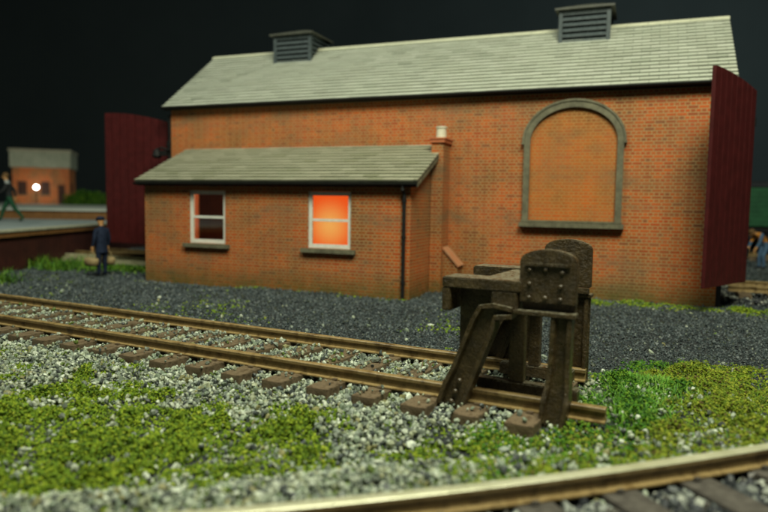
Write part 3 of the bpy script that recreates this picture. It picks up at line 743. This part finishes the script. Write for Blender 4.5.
def rand_area(n, x0, x1, y0, y1):
    x = rng.uniform(x0, x1, n); y = rng.uniform(y0, y1, n); k = visible(x, y); return x[k], y[k]
# 1. pale ballast in and around the siding and along the front line
x, y = rand_area(230000, -9, 6, 2.3, 13)
a, n = track_coords(x, y); r_ = np.hypot(x - CC[0], y - CC[1]) - CR
w = wob(x, y, 2.5) * .12
zone = ((n < 1.72 + w) & (a < .55 + w * 2)) | (r_ > -.9)
zone &= (r_ < -.05) | True
keep = zone & (rng.uniform(0, 1, len(x)) < .98 * np.clip(9.5 / (y + 2), .45, 1.0))
mo = moss_amount(x, y); keep &= rng.uniform(0, 1, len(x)) > mo * .90
keep &= ~(on_sleeper(a, n) & (rng.uniform(0, 1, len(x)) > np.where(n > .1, .13, .04)))
keep &= ~((np.abs(n) < .06) & (a < -.8)) & ~((np.abs(n - GA) < .06) & (a < -.8))
keep &= ~(on_fsleeper(x, y) & (r_ > 0)) & (np.abs(r_) > .085)
far_side = r_ > .1
keepA = keep & ~far_side; keepB = keep & far_side
def put(k, smin, smax, lift=.3, pile=.05):
    s = (smin + (smax * 1.1 - smin) * rng.uniform(0, 1, k.sum()) ** 1.4) * np.where(rng.uniform(0, 1, k.sum()) < .07, 1.5, 1)
    z = height(x[k], y[k]) + s * lift + rng.uniform(0, 1, k.sum()) ** 2 * pile
    return np.stack([x[k], y[k], z], 1), s
P_, S_ = put(keepA, .012, .030)
osl = on_sleeper(a[keepA], n[keepA]); P_[osl, 2] = .18 + S_[osl] * .4
scatter('pale_ballast', 'stone_pale', P_, S_, rocks, label='pale grey granite ballast around the siding', cat='ballast')
P_, S_ = put(keepB, .022, .046); scatter('track_ballast', 'stone_mixed', P_, S_, rocks, label='mixed grey ballast between the foreground sleepers', cat='ballast')
# 2. charcoal fine ballast up to the shed
x = rng.uniform(-14, 14, 620000); y = rng.uniform(5, 26, 620000)
k = visible(x, y); x, y = x[k], y[k]; a, n = track_coords(x, y)
w = wob(x, y, 2.5) * .12
keep = ((n > 1.66 + w) | (a > .5)) & ~blocked(x, y) & (rng.uniform(0, 1, len(x)) < np.clip((8.5 / y) ** 1.35, 0, 1))
mo = moss_amount(x, y); keep &= rng.uniform(0, 1, len(x)) > mo * .8
keep &= x > -10.05 + 0 * x
x, y = x[keep], y[keep]; k = np.ones(len(x), bool)
P_, S_ = put(k, .009, .020, .25, .02); S_ *= np.clip(y / 9, .9, 1.9); 
scatter('dark_ballast', 'stone_dark', P_, S_, octs, seed=8, label='charcoal coloured fine cinders in front of the shed', cat='ballast')
# odd larger pale stones on the cinders
x = rng.uniform(-9, 10, 2600); y = rng.uniform(6, 17, 2600); k = visible(x, y) & ~blocked(x, y); x, y = x[k], y[k]; a, n = track_coords(x, y)
keep = (n > 1.9) & (rng.uniform(0, 1, len(x)) < np.clip(.32 - (n - 1.9) * .09, .05, 1)); P_, S_ = put(keep, .022, .045, .3, .01)
scatter('stray_ballast', 'stone_pale', P_, S_, rocks, seed=12, label='stray pale stones lying on the dark cinders', cat='ballast')
# 3. foam scatter moss
def crumb(n, x0, x1, y0, y1, fn, smin, smax, lump, mat, name, seed, label):
    x, y = rand_area(n, x0, x1, y0, y1); mo = fn(x, y)
    keep = (rng.uniform(0, 1, len(x)) < mo) & ~blocked(x, y)
    x, y, mo = x[keep], y[keep], mo[keep]
    a, n_ = track_coords(x, y); ok = ~((np.abs(n_) < .09) & (a < -.84)) & ~((np.abs(n_ - GA) < .09) & (a < -1)); ok &= ~(on_sleeper(a, n_) & (rng.uniform(0, 1, len(x)) > .15))
    x, y, mo = x[ok], y[ok], mo[ok]
    lum = np.clip(wob(x * 1.0 + 3, y, 6.5) * .6 + wob(x, y + 5, 14) * .5 + .35, 0, 1.8)
    q_ = rng.uniform(0, 1, len(x)) < np.clip(.22 + lum * 1.3, 0, 1); x, y, mo, lum = x[q_], y[q_], mo[q_], lum[q_]
    s = rng.uniform(smin, smax, len(x)); z = height(x, y) + rng.uniform(.1, 1, len(x)) * lump * lum * mo + s * .3
    return scatter(name, mat, np.stack([x, y, z], 1), s, octs + rocks[:6], seed=seed, label=label, cat='moss')
def lm(x, y):
    k = sstep(.7, 1.35, -x + y * 0 + .6 + wob(x, y, 2) * .3); return moss_amount(x, y) * np.where(x < .9, 1, 0) * (.35 + .65 * k)
def rm(x, y): return moss_amount(x, y) * (x >= .7)
crumb(260000, -5.2, 1.2, 3.5, 9.5, lm, .008, .022, .11, 'moss', 'yellow_green_moss', 21, 'yellow green foam moss on the left foreground bank')
def rgreen(x, y): 
    a, n = track_coords(x, y); return rm(x, y) * (1 - sstep(-1.0, -.35, a + wob(x, y, 3) * .3)) * np.where(n < 0, .5, 1)
def rolive(x, y):
    a, n = track_coords(x, y); return rm(x, y) * np.maximum(sstep(-1.1, -.4, a + wob(x, y, 3) * .3), (n < .1) * .7)
crumb(110000, .6, 4.2, 4.2, 9.5, rgreen, .009, .022, .11, 'moss_green', 'bright_green_moss', 22, 'bright green foliage scatter behind the end of the siding')
crumb(210000, .6, 6.5, 4.2, 10, rolive, .008, .021, .07, 'moss_olive', 'olive_moss', 23, 'olive moss cover in the right foreground')
# sprinkles on the cinders, a line at the foot of the walls
def sprinkle(x, y):
    X, Y = shed_coords(x, y); a, n = track_coords(x, y)
    s = sstep(.2, 1.2, wob(x, y, 1.8)) * .16 * (n > 1.8) * (1 - sstep(3.5, 6, n)) * (a < 1)
    line = (np.exp(-((Y + .22) / .16) ** 2) * (X > 8.4) * sstep(-.4, .6, wob(x, y, 2.6) + .35)) + np.exp(-((Y + D + .12) / .10) ** 2) * (X > .6) * (X < 7.6) * .5 * sstep(-.2, .8, wob(x, y, 3.5) + .3)
    end = (X > 11) * np.exp(-((Y + .45) / .35) ** 2) * .9
    return np.clip(s + line + end, 0, 1)
crumb(260000, -10, 10, 6, 20, sprinkle, .016, .034, .05, 'moss', 'wall_foot_moss', 24, 'thin line of yellow green moss along the foot of the brick walls')
def dust(x, y):
    a, n = track_coords(x, y); rr = CR - np.hypot(x - CC[0], y - CC[1])
    return (n < -.5) * (rr > .15) * (.16 + .34 * sstep(-.4, .8, wob(x + 2, y, 3.1)) + .30 * sstep(-3.6, -1.4, a))
crumb(150000, -6, 4, 3.4, 9.5, dust, .008, .019, .05, 'moss', 'moss_dust', 26, 'green dust scattered thinly through the foreground ballast')
def tufts_small(x, y):
    d = 0
    for (cx, cy, r0) in ((2.55, 7.2, .22), (3.3, 7.35, .18), (.9, 8.8, .06), (-1.6, 5.95, .10), (-2.6, 5.9, .12), (-3.3, 6.5, .1), (4.3, 7.6, .2)): d = d + np.exp(-(((x - cx) ** 2 + ((y - cy) * 1.6) ** 2) / r0 ** 2))
    return np.clip(d, 0, 1)
crumb(60000, -4, 5, 5, 9.5, tufts_small, .012, .028, .11, 'moss', 'moss_tufts', 25, 'small raised yellow green moss tufts')
# 4. grass blades
def blades(name, mat, pts, hmin, hmax, seed, label, wd=.006):
    r = np.random.default_rng(seed); n = len(pts); h = r.uniform(hmin, hmax, n); an = r.uniform(0, 6.283, n); ln = r.uniform(.25, 1.3, n) * h; w = wd * r.uniform(.7, 1.3, n)
    dx, dy = np.cos(an), np.sin(an); px, py = -dy, dx; V = np.zeros((n, 5, 3))
    b = np.array(pts)
    for j, (t, ww_) in enumerate(((0, 1), (0, -1), (.55, .8), (.55, -.8), (1, 0))):
        V[:, j, 0] = b[:, 0] + dx * ln * t ** 1.7 + px * w * ww_; V[:, j, 1] = b[:, 1] + dy * ln * t ** 1.7 + py * w * ww_; V[:, j, 2] = b[:, 2] + h * (t - .25 * t * t)
    F = np.array([[0, 1, 3], [0, 3, 2], [2, 3, 4]])[None] + (np.arange(n) * 5)[:, None, None]; F = F.reshape(-1, 3)
    me = bpy.data.meshes.new(name); me.from_pydata(V.reshape(-1, 3).tolist(), [], F.tolist()); me.materials.append(M[mat])
    o = bpy.data.objects.new(name, me); COL.objects.link(o); tag(o, label=label, cat='grass', kind='stuff'); return o
def gpts(n, fn, x0, x1, y0, y1):
    x = rng.uniform(x0, x1, n); y = rng.uniform(y0, y1, n); k = (rng.uniform(0, 1, n) < fn(x, y)) & ~blocked(x, y); x, y = x[k], y[k]; return np.stack([x, y, height(x, y)], 1)
def tuftfield(x, y):
    a, n = track_coords(x, y); return sstep(0, .3, n - .15 - np.clip(-1.05 - a, 0, 9) * 1.2) * (1 - sstep(1.7, 2.5, n)) * sstep(-1.35, -1.0, a) * (1 - sstep(-.85, -.2, a - (n - 1) * .15)) * sstep(-.6, .4, wob(x, y, 5) + .2)
blades('bright_grass', 'blade', gpts(26000, tuftfield, .8, 3.6, 5, 9), .04, .13, 31, 'bright green grass tuft growing behind the buffer stop')
def rfield(x, y): return rm(x, y) * .25
blades('short_grass', 'blade_dark', gpts(40000, rfield, .8, 6, 4.3, 9.5), .03, .07, 32, 'short grass mixed in the olive moss', .004)
def platgrass(x, y): return np.exp(-((x + 9.55) / .5) ** 2) * sstep(-.5, .4, wob(x, y, 2.)) * (1 - sstep(20.5, 21.5, y))
blades('platform_grass', 'blade_dark', gpts(34000, platgrass, -11, -7.5, 13.5, 21.5), .10, .55, 33, 'ragged green grass along the foot of the platform', .011)
def backgrass(x, y):
    X, Y = shed_coords(x, y); return np.exp(-((Y + .1) / .6) ** 2) * (X < .7) * (x > -9.7) * .9
blades('shed_grass', 'blade_dark', gpts(60000, backgrass, -9.7, -4, 15, 24), .05, .14, 34, 'green grass between the shed end and the platform', .02)
# pale ballast on the shed road, right
x = rng.uniform(6, 16, 60000); y = rng.uniform(8, 18, 60000); X, Y = shed_coords(x, y); k = (X > L_ + .15) & (Y > .55) & (Y < 3.6) & (np.abs(Y - 1.58) > .06) & (X < 18) & (rng.uniform(0, 1, len(x)) < .5)
x, y = x[k], y[k]; k = np.ones(len(x), bool); P_, S_ = put(k, .03, .055, .3, .08); scatter('shed_road_ballast', 'stone_mixed', P_, S_, rocks, seed=15, label='grey ballast round the track at the right end of the shed', cat='ballast')

# ------------------------------------------------------------------ platforms and far things
mb = MB(); mb.box(-60, -10.12, 6, 28, -.1, .93); pf = mb.build('platform', 'maroon_wall', uv=False)
tag(pf, 'grey surfaced station platform with maroon side wall at the left edge', 'platform')
mb = MB(); mb.box(-60, -10.35, 6, 28.0, .932, 1.098); mb.build('paving', 'plat_top', pf)
mb = MB(); yy = 6.0
mb.box(-10.349, -10.02, 6, 28.05, .932, 1.06); mb.build('edge_wall', 'coping', pf)
mb = MB()
while yy < 28: mb.box(-10.45, -9.98, yy + .006, yy + .6 - .006, 1.062, 1.118); yy += .6
mb.build('coping_slabs', 'plat_edge', pf, bev=.01)
mb = MB(); mb.box(-80, -11, 29.2, 62, -.1, 1.44); p2 = mb.build('platform', 'coping'); tag(p2, 'higher pale far platform with brown edge, carrying the brick water tower', 'platform')
mb = MB(); mb.box(-80, -10.9, 29.1, 62, 1.442, 1.53); mb.build('paving', 'plat_top2', p2)
# water tower
WT = empty('water_tower', (-26.5, 51.5, 1.53), R(18), label='square orange brick water tower with a pale iron tank, far left', cat='water tower')
mb = MB(); mb.box(-2.35, 2.1, -2, 2, 0, 2.75); mb.build('wall', 'brick_far', WT, uv=True)
mb = MB(); mb.box(-2.5, 2.25, -2.15, 2.15, 2.752, 3.9)
for k in range(6): mb.box(-2.5 + k * .93, -2.42 + k * .93, -2.2, -2.152, 2.8, 3.88)
mb.build('tank', 'tank', WT)
mb = MB(); mb.box(-2.58, 2.33, -2.23, 2.23, 3.902, 4.12); mb.box(-2.56, 2.31, -2.21, 2.21, 2.62, 2.75) if False else None; mb.build('tank_rim', 'tank_rim', WT)
for xw in (-1.6, .2):
    mb = MB(); mb.box(xw - .35, xw + .35, -2.03, -2.002, .75, 1.7); w_ = mb.build('window', 'interior', WT)
    mb = MB(); mb.box(xw - .42, xw + .42, -2.08, -2.002, .66, .748); mb.build('sill', 'stone', w_)
mb = MB(); mb.box(2.102, 2.13, -1.0, -.2, 0, 1.6); mb.build('door', 'interior', WT)
mb = MB(); mb.box(1.2, 1.75, -2.04, -2.002, .02, 1.5); mb.build('door', 'interior', WT)
lp = MB(); lp.tube([(0, 0, -.15), (0, 0, -.11), (0, 0, 0), (0, 0, .11), (0, 0, .15)], [.04, .12, .16, .12, .04], 16)
WT.scale = (.87, .87, 1)
lo = lp.build('yard_lamp', 'lamp', smooth=True); lo.location = (-25.8, 48.6, 2.78); tag(lo, 'small glaring white lamp in front of the brick water tower', 'lamp')
mb = MB(); mb.tube([(0, 0, -1.25), (0, 0, -.16)], .03, 8); mb.build('lamp_post', 'black', lo)
# low far hedge to the right of the tower
def bush(name, cx, cy, cz, rx, ry, rz, n, size, label, mat='moss_green', seed=40):
    r = np.random.default_rng(seed); root = empty(name, (cx, cy, cz), 0, label=label, cat='bush')
    p = r.normal(0, 1, (n, 3)); p /= np.linalg.norm(p, axis=1)[:, None]; p *= (r.uniform(.25, 1, (n, 1)) ** .5) * (1 + .25 * np.sin(p[:, :1] * 7 + seed) * np.cos(p[:, 1:2] * 6))
    p[:, 2] = np.abs(p[:, 2]); p *= np.array([rx, ry, rz]); o = scatter('foliage', mat, p, r.uniform(size * .6, size * 1.2, n), octs, seed=seed)
    del o['kind']; o.parent = root
    mb = MB()
    for k in range(5): t = k * 1.26; mb.tube([(0, 0, -.05), (rx * .5 * math.cos(t), ry * .5 * math.sin(t), rz * .6)], [.06, .015], 6)
    mb.build('stems', 'hair', root)
bush('bush', -22.3, 49, 1.53, 1.6, .9, 1.0, 2500, .09, 'low dark green bush right of the water tower', seed=41)
bush('bush', -18.0, 48, 1.53, 1.9, .9, .75, 2500, .09, 'low green bush behind the left shed door', seed=42)
# green wagon beyond the right doorway
WG = empty('green_wagon', (18.0, 25.2, 0), R(-12), label='dark green van body on black running gear beyond the right shed door', cat='railway wagon')
mb = MB()
for k in range(8): mb.box(-4.2, 4.2, -1.1, 1.1, 1.35 + k * .185, 1.35 + k * .185 + .175)
mb.box(-4.18, 4.18, -1.085, 1.085, 1.36, 2.8); mb.build('body', 'wagon', WG)
mb = MB(); mb.box(-4.15, 4.15, -1.0, 1.0, 1.12, 1.348); mb.box(-4.1, 4.1, -.9, -.8, .85, 1.118); mb.build('underframe', 'black', WG)
mb = MB(); mb.prism([(1.14, 2.832), (.8, 3.0), (0, 3.1), (-.8, 3.0), (-1.14, 2.832)], 'x', -4.25, 4.25); mb.build('roof', 'black', WG)
for xx in (-3.1, -1.9, 2.0, 3.1):
    for s in (-1, 1):
        mb = MB(); mb.tube([(xx, s * .62, .76), (xx, s * .74, .76)], .46, 24); mb.build('wheel', 'black', WG)
# short rails beneath the wagon
WTk = empty('railway_track', (18.0, 25.2, 0), R(-12), label='track beneath the green wagon', cat='railway track')
for s in (-.63, .63):
    mb = MB(); rail_path(mb, [(-9, s), (9, s)], .172); mb.build('rail', 'rail', WTk)
for k in range(32):
    o = sm.copy(); COL.objects.link(o); o.parent = WTk; o.location = (-8.8 + k * .56, -.63, 0)

# ------------------------------------------------------------------ people
def skin_mesh(name, verts, edges, radii, mats, mat_fn, parent, sub=2):
    me = bpy.data.meshes.new(name + '_c'); me.from_pydata(verts, edges, []); ob = bpy.data.objects.new(name + '_c', me); COL.objects.link(ob)
    md = ob.modifiers.new('s', 'SKIN'); md.use_smooth_shade = True
    for i, sv in enumerate(me.skin_vertices[0].data):
        r = radii[i]; sv.radius = r if isinstance(r, tuple) else (r, r); sv.use_root = (i == 0)
    sb = ob.modifiers.new('u', 'SUBSURF'); sb.levels = sub; sb.render_levels = sub
    dg = bpy.context.evaluated_depsgraph_get(); dg.update(); m2 = bpy.data.meshes.new_from_object(ob.evaluated_get(dg)); m2.name = name
    bpy.data.objects.remove(ob); bpy.data.meshes.remove(me)
    m2.materials.clear()
    for q in mats: m2.materials.append(M[q])
    for p in m2.polygons: p.material_index = mat_fn(p.center); p.use_smooth = True
    o = bpy.data.objects.new(name, m2); COL.objects.link(o)
    if parent: o.parent = parent
    return o
def person(loc, rz, scale, J, mats, mat_fn, label, hat=None, hair='hair', coat=None):
    """J: dict of joint positions in body space (x right, y forward)"""
    root = empty('person', loc, rz, label=label, cat='person'); root.scale = (scale,) * 3
    V = []; E = []; Rr = []; ix = {}
    def v(k, p, r): ix[k] = len(V); V.append(p); Rr.append(r); return ix[k]
    v('pel', J['pel'], (.145, .115)); P = J
    order = [('waist', 'pel', (.14, .11)), ('chest', 'waist', (.175, .125)), ('neck0', 'chest', (.085, .075)), ('neck', 'neck0', .058), ('chin', 'neck', .078), ('headc', 'chin', (.092, .105)), ('crown', 'headc', (.075, .085))]
    for k, p, r in order: v(k, P[k], r); E.append((ix[p], ix[k]))
    for s in 'lr':
        for k, p, r in (('sh', 'chest', .08), ('el', 'sh', .055), ('wr', 'el', .036), ('palm', 'wr', (.04, .026))):
            v(k + s, P[k + s], r); E.append((ix[p + (s if p != 'chest' else '')], ix[k + s]))
        for k, p, r in (('hip', 'pel', .105), ('kn', 'hip', .075), ('an', 'kn', .05), ('toe', 'an', (.05, .04))):
            v(k + s, P[k + s], r); E.append((ix[p + (s if p != 'pel' else '')], ix[k + s]))
        # fingers
        w, pm = Vector(P['wr' + s]), Vector(P['palm' + s]); d = (pm - w).normalized(); sd = Vector((0, 1, 0)) if abs(d.y) < .8 else Vector((0, 0, 1))
        inn = d.cross(sd).normalized() * (-1 if s == 'l' else 1)
        for q in range(4):
            b0 = pm + sd * (.027 - .018 * q) + d * .02; L0 = (.045, .052, .048, .036)[q]
            a_ = v(f'f{s}{q}a', tuple(b0), .010); b_ = v(f'f{s}{q}b', tuple(b0 + d * L0), .009); c_ = v(f'f{s}{q}c', tuple(b0 + d * L0 * 1.3 + inn * .03), .0075)
            E += [(ix['palm' + s], a_), (a_, b_), (b_, c_)]
        a_ = v(f't{s}a', tuple(w * .6 + pm * .4 + sd * .045), .012); b_ = v(f't{s}b', tuple(pm + sd * .065 + inn * .02), .010); E += [(ix['wr' + s], a_), (a_, b_)]
    body = skin_mesh('body', V, E, Rr, mats, mat_fn, root)
    # face and ears
    hc = Vector(P['headc']); ch = Vector(P['chin']); upv = (Vector(P['crown']) - ch).normalized(); fw = Vector(P['face']).normalized(); sdv = fw.cross(upv).normalized()
    mb = MB(); mb.tube([hc + fw * .088 + upv * .015, hc + fw * .118 - upv * .022, hc + fw * .095 - upv * .035], [.010, .017, .008], 8)
    for s_ in (-1, 1): mb.tube([hc + sdv * s_ * .088 - upv * .03, hc + sdv * s_ * .104, hc + sdv * s_ * .088 + upv * .03], [.012, .02, .012], 8)
    mb.build('nose_and_ears', 'skin', body, smooth=True)
    mb = MB()
    for s_ in (-1, 1): mb.tube([hc + fw * .082 + sdv * s_ * .034 + upv * .01, hc + fw * .099 + sdv * s_ * .034 + upv * .01], [.014, .006], 8)
    mb.box(-.02, .02, -.005, .005, -.004, .004, mat=Matrix.Translation(hc + fw * .094 - upv * .055)); mb.build('eyes', 'shoe', body)
    if hat:
        mb = MB(); mb.tube([hc + upv * .045, hc + upv * .10, hc + upv * .135, hc + upv * .145], [.108, .118, .10, .02], 16); mb.tube([hc + upv * .05 + fw * .07, hc + upv * .035 + fw * .16], [.07, .05], 12); mb.build('cap', hat, root, smooth=True)
    else:
        mb = MB(); mb.tube([hc - fw * .05 - upv * .06, hc - fw * .035 + upv * .0, hc - fw * .015 + upv * .06, hc + upv * .12, hc + upv * .14], [.06, .098, .106, .07, .01], 16); mb.build('hair', hair, root, smooth=True)
    if coat:
        mb = MB(); c0 = Vector(P['chest']); p0 = Vector(P['pel'])
        pts = [c0 + Vector((0, 0, .10)), c0, (c0 + p0) / 2, p0, p0 - Vector((0, 0, coat[1] * .6)), p0 - Vector((0, 0, coat[1]))]
        rr = [.12, .185, .165, .168, .178, .182]; seg = 18; vs = []
        for q, rad in zip(pts, rr):
            for k in range(seg): t = 2 * math.pi * k / seg; vs.append(q + Vector((math.cos(t) * rad * 1.08, math.sin(t) * rad * .80, 0)))
        mb.add(vs, [(i * seg + k, i * seg + (k + 1) % seg, (i + 1) * seg + (k + 1) % seg, (i + 1) * seg + k) for i in range(5) for k in range(seg)]); mb.build('coat', coat[0], root, smooth=True)
    return root
def stand(**kw):
    J = dict(pel=(0, 0, .93), waist=(0, 0, 1.08), chest=(0, 0, 1.32), neck0=(0, 0, 1.46), neck=(0, .01, 1.52), chin=(0, .025, 1.58), headc=(0, .03, 1.66), crown=(0, .02, 1.72), face=(0, 1, 0),
             shl=(-.19, 0, 1.40), shr=(.19, 0, 1.40), ell=(-.26, -.01, 1.13), elr=(.26, -.01, 1.13), wrl=(-.27, .06, .90), wrr=(.27, .06, .90), palml=(-.27, .07, .83), palmr=(.27, .07, .83),
             hipl=(-.10, 0, .88), hipr=(.10, 0, .88), knl=(-.11, .01, .49), knr=(.11, .01, .49), anl=(-.11, 0, .08), anr=(.11, 0, .08), toel=(-.12, .17, .04), toer=(.12, .17, .04)); J.update(kw); return J
J1 = stand()
def mf1(c): 
    if c.z > 1.53: return 1
    if c.z < .09: return 2
    if abs(c.x) > .2 and c.z < .92: return 1
    return 0
p1 = person((-7.25, 16.75, .0), R(62), .86, J1, ['navy', 'skin', 'shoe'], mf1, 'standing person in navy coat and cap carrying a basket in each hand', hat='navy', coat=('navy', .20))
def basket(loc, rz, label):
    o = empty('basket', loc, rz, label=label, cat='basket', group='baskets carried by the person in navy')
    mb = MB(); seg = 16; vs = []
    for (z, a_, b_) in ((0, .19, .10), (.06, .24, .13), (.14, .25, .14), (.19, .23, .125), (.21, .12, .07)):
        for k in range(seg): t = 2 * math.pi * k / seg; vs.append((a_ * math.cos(t), b_ * math.sin(t), z))
    fs = [(i * seg + k, i * seg + (k + 1) % seg, (i + 1) * seg + (k + 1) % seg, (i + 1) * seg + k) for i in range(4) for k in range(seg)] + [tuple(range(seg))[::-1], tuple(range(4 * seg, 5 * seg))]
    mb.add(vs, fs); mb.build('basket_body', 'bag', o, smooth=True)
    mb = MB(); mb.tube([(.17 * math.cos(t), 0, .19 + .17 * math.sin(t)) for t in np.linspace(0, math.pi, 12)], .012, 8); mb.build('handle', 'bag', o)
def pw(root_loc, rz, sc, p): 
    c, s = math.cos(rz), math.sin(rz); return (root_loc[0] + sc * (p[0] * c - p[1] * s), root_loc[1] + sc * (p[0] * s + p[1] * c), root_loc[2] + sc * p[2])
for s_, lab in ((-1, 'tan wicker basket in the near hand of the person in navy'), (1, 'tan wicker basket in the far hand of the person in navy')):
    q = pw((-7.25, 16.75, .0), R(62), .86, (s_ * .29, .10, .77)); basket((q[0], q[1], q[2] - .37), R(62 + 85), lab)
# striding person on the platform
J2 = stand(pel=(0, 0, .88), waist=(0, .02, 1.03), chest=(0, .05, 1.27), neck0=(0, .07, 1.41), neck=(0, .09, 1.47), chin=(0, .11, 1.53), headc=(0, .12, 1.61), crown=(0, .115, 1.67),
           shl=(-.19, .04, 1.35), shr=(.19, .04, 1.35), ell=(-.25, .16, 1.12), elr=(.25, -.14, 1.12), wrl=(-.24, .32, 1.02), wrr=(.26, -.16, .89), palml=(-.23, .38, 1.0), palmr=(.26, -.15, .82),
           hipl=(-.10, 0, .84), hipr=(.10, 0, .84), knl=(-.11, -.16, .47), knr=(.11, .20, .48), anl=(-.11, -.42, .14), anr=(.11, .32, .08), toel=(-.11, -.28, .04), toer=(.11, .48, .05))
def mf2(c):
    if c.z > 1.48: return 2
    if c.z < .08: return 3
    if c.z < .9 and abs(c.x) < .22: return 1
    if abs(c.x) > .2 and c.z < .9: return 2
    if c.z > 1.36: return 4
    return 0
person((-13.95, 24.4, 1.10), R(115), 1.04, J2, ['black_cloth', 'green_cloth', 'skin', 'shoe', 'grey_cloth'], mf2, 'striding person in dark jacket and green trousers on the platform, cut by the left edge')
# person bending near the right edge
J3 = stand(pel=(0, -.12, .86), waist=(0, -.05, .99), chest=(0, .16, 1.17), neck0=(0, .28, 1.23), neck=(0, .33, 1.25), chin=(0, .39, 1.24), headc=(0, .45, 1.27), crown=(0, .49, 1.31), face=(0, .6, -.8),
           shl=(-.19, .22, 1.2), shr=(.19, .22, 1.2), ell=(-.22, .30, .93), elr=(.22, .30, .93), wrl=(-.18, .42, .72), wrr=(.18, .42, .72), palml=(-.17, .44, .65), palmr=(.17, .44, .65),
           hipl=(-.10, -.1, .82), hipr=(.10, -.1, .82), knl=(-.11, .05, .47), knr=(.11, .02, .47))
def mf3(c):
    if c.y > .3 and c.z > 1.2: return 2
    if c.z < .09: return 3
    if c.z > .95 and abs(c.x) < .2: return 1
    if c.z < .78 and c.y > .32: return 2
    return 0
person((12.75, 22.0, 0), R(100), .95, J3, ['blue_cloth', 'orange_cloth', 'skin', 'shoe'], mf3, 'bending person in blue with an orange waistcoat beside the wagon, right edge')
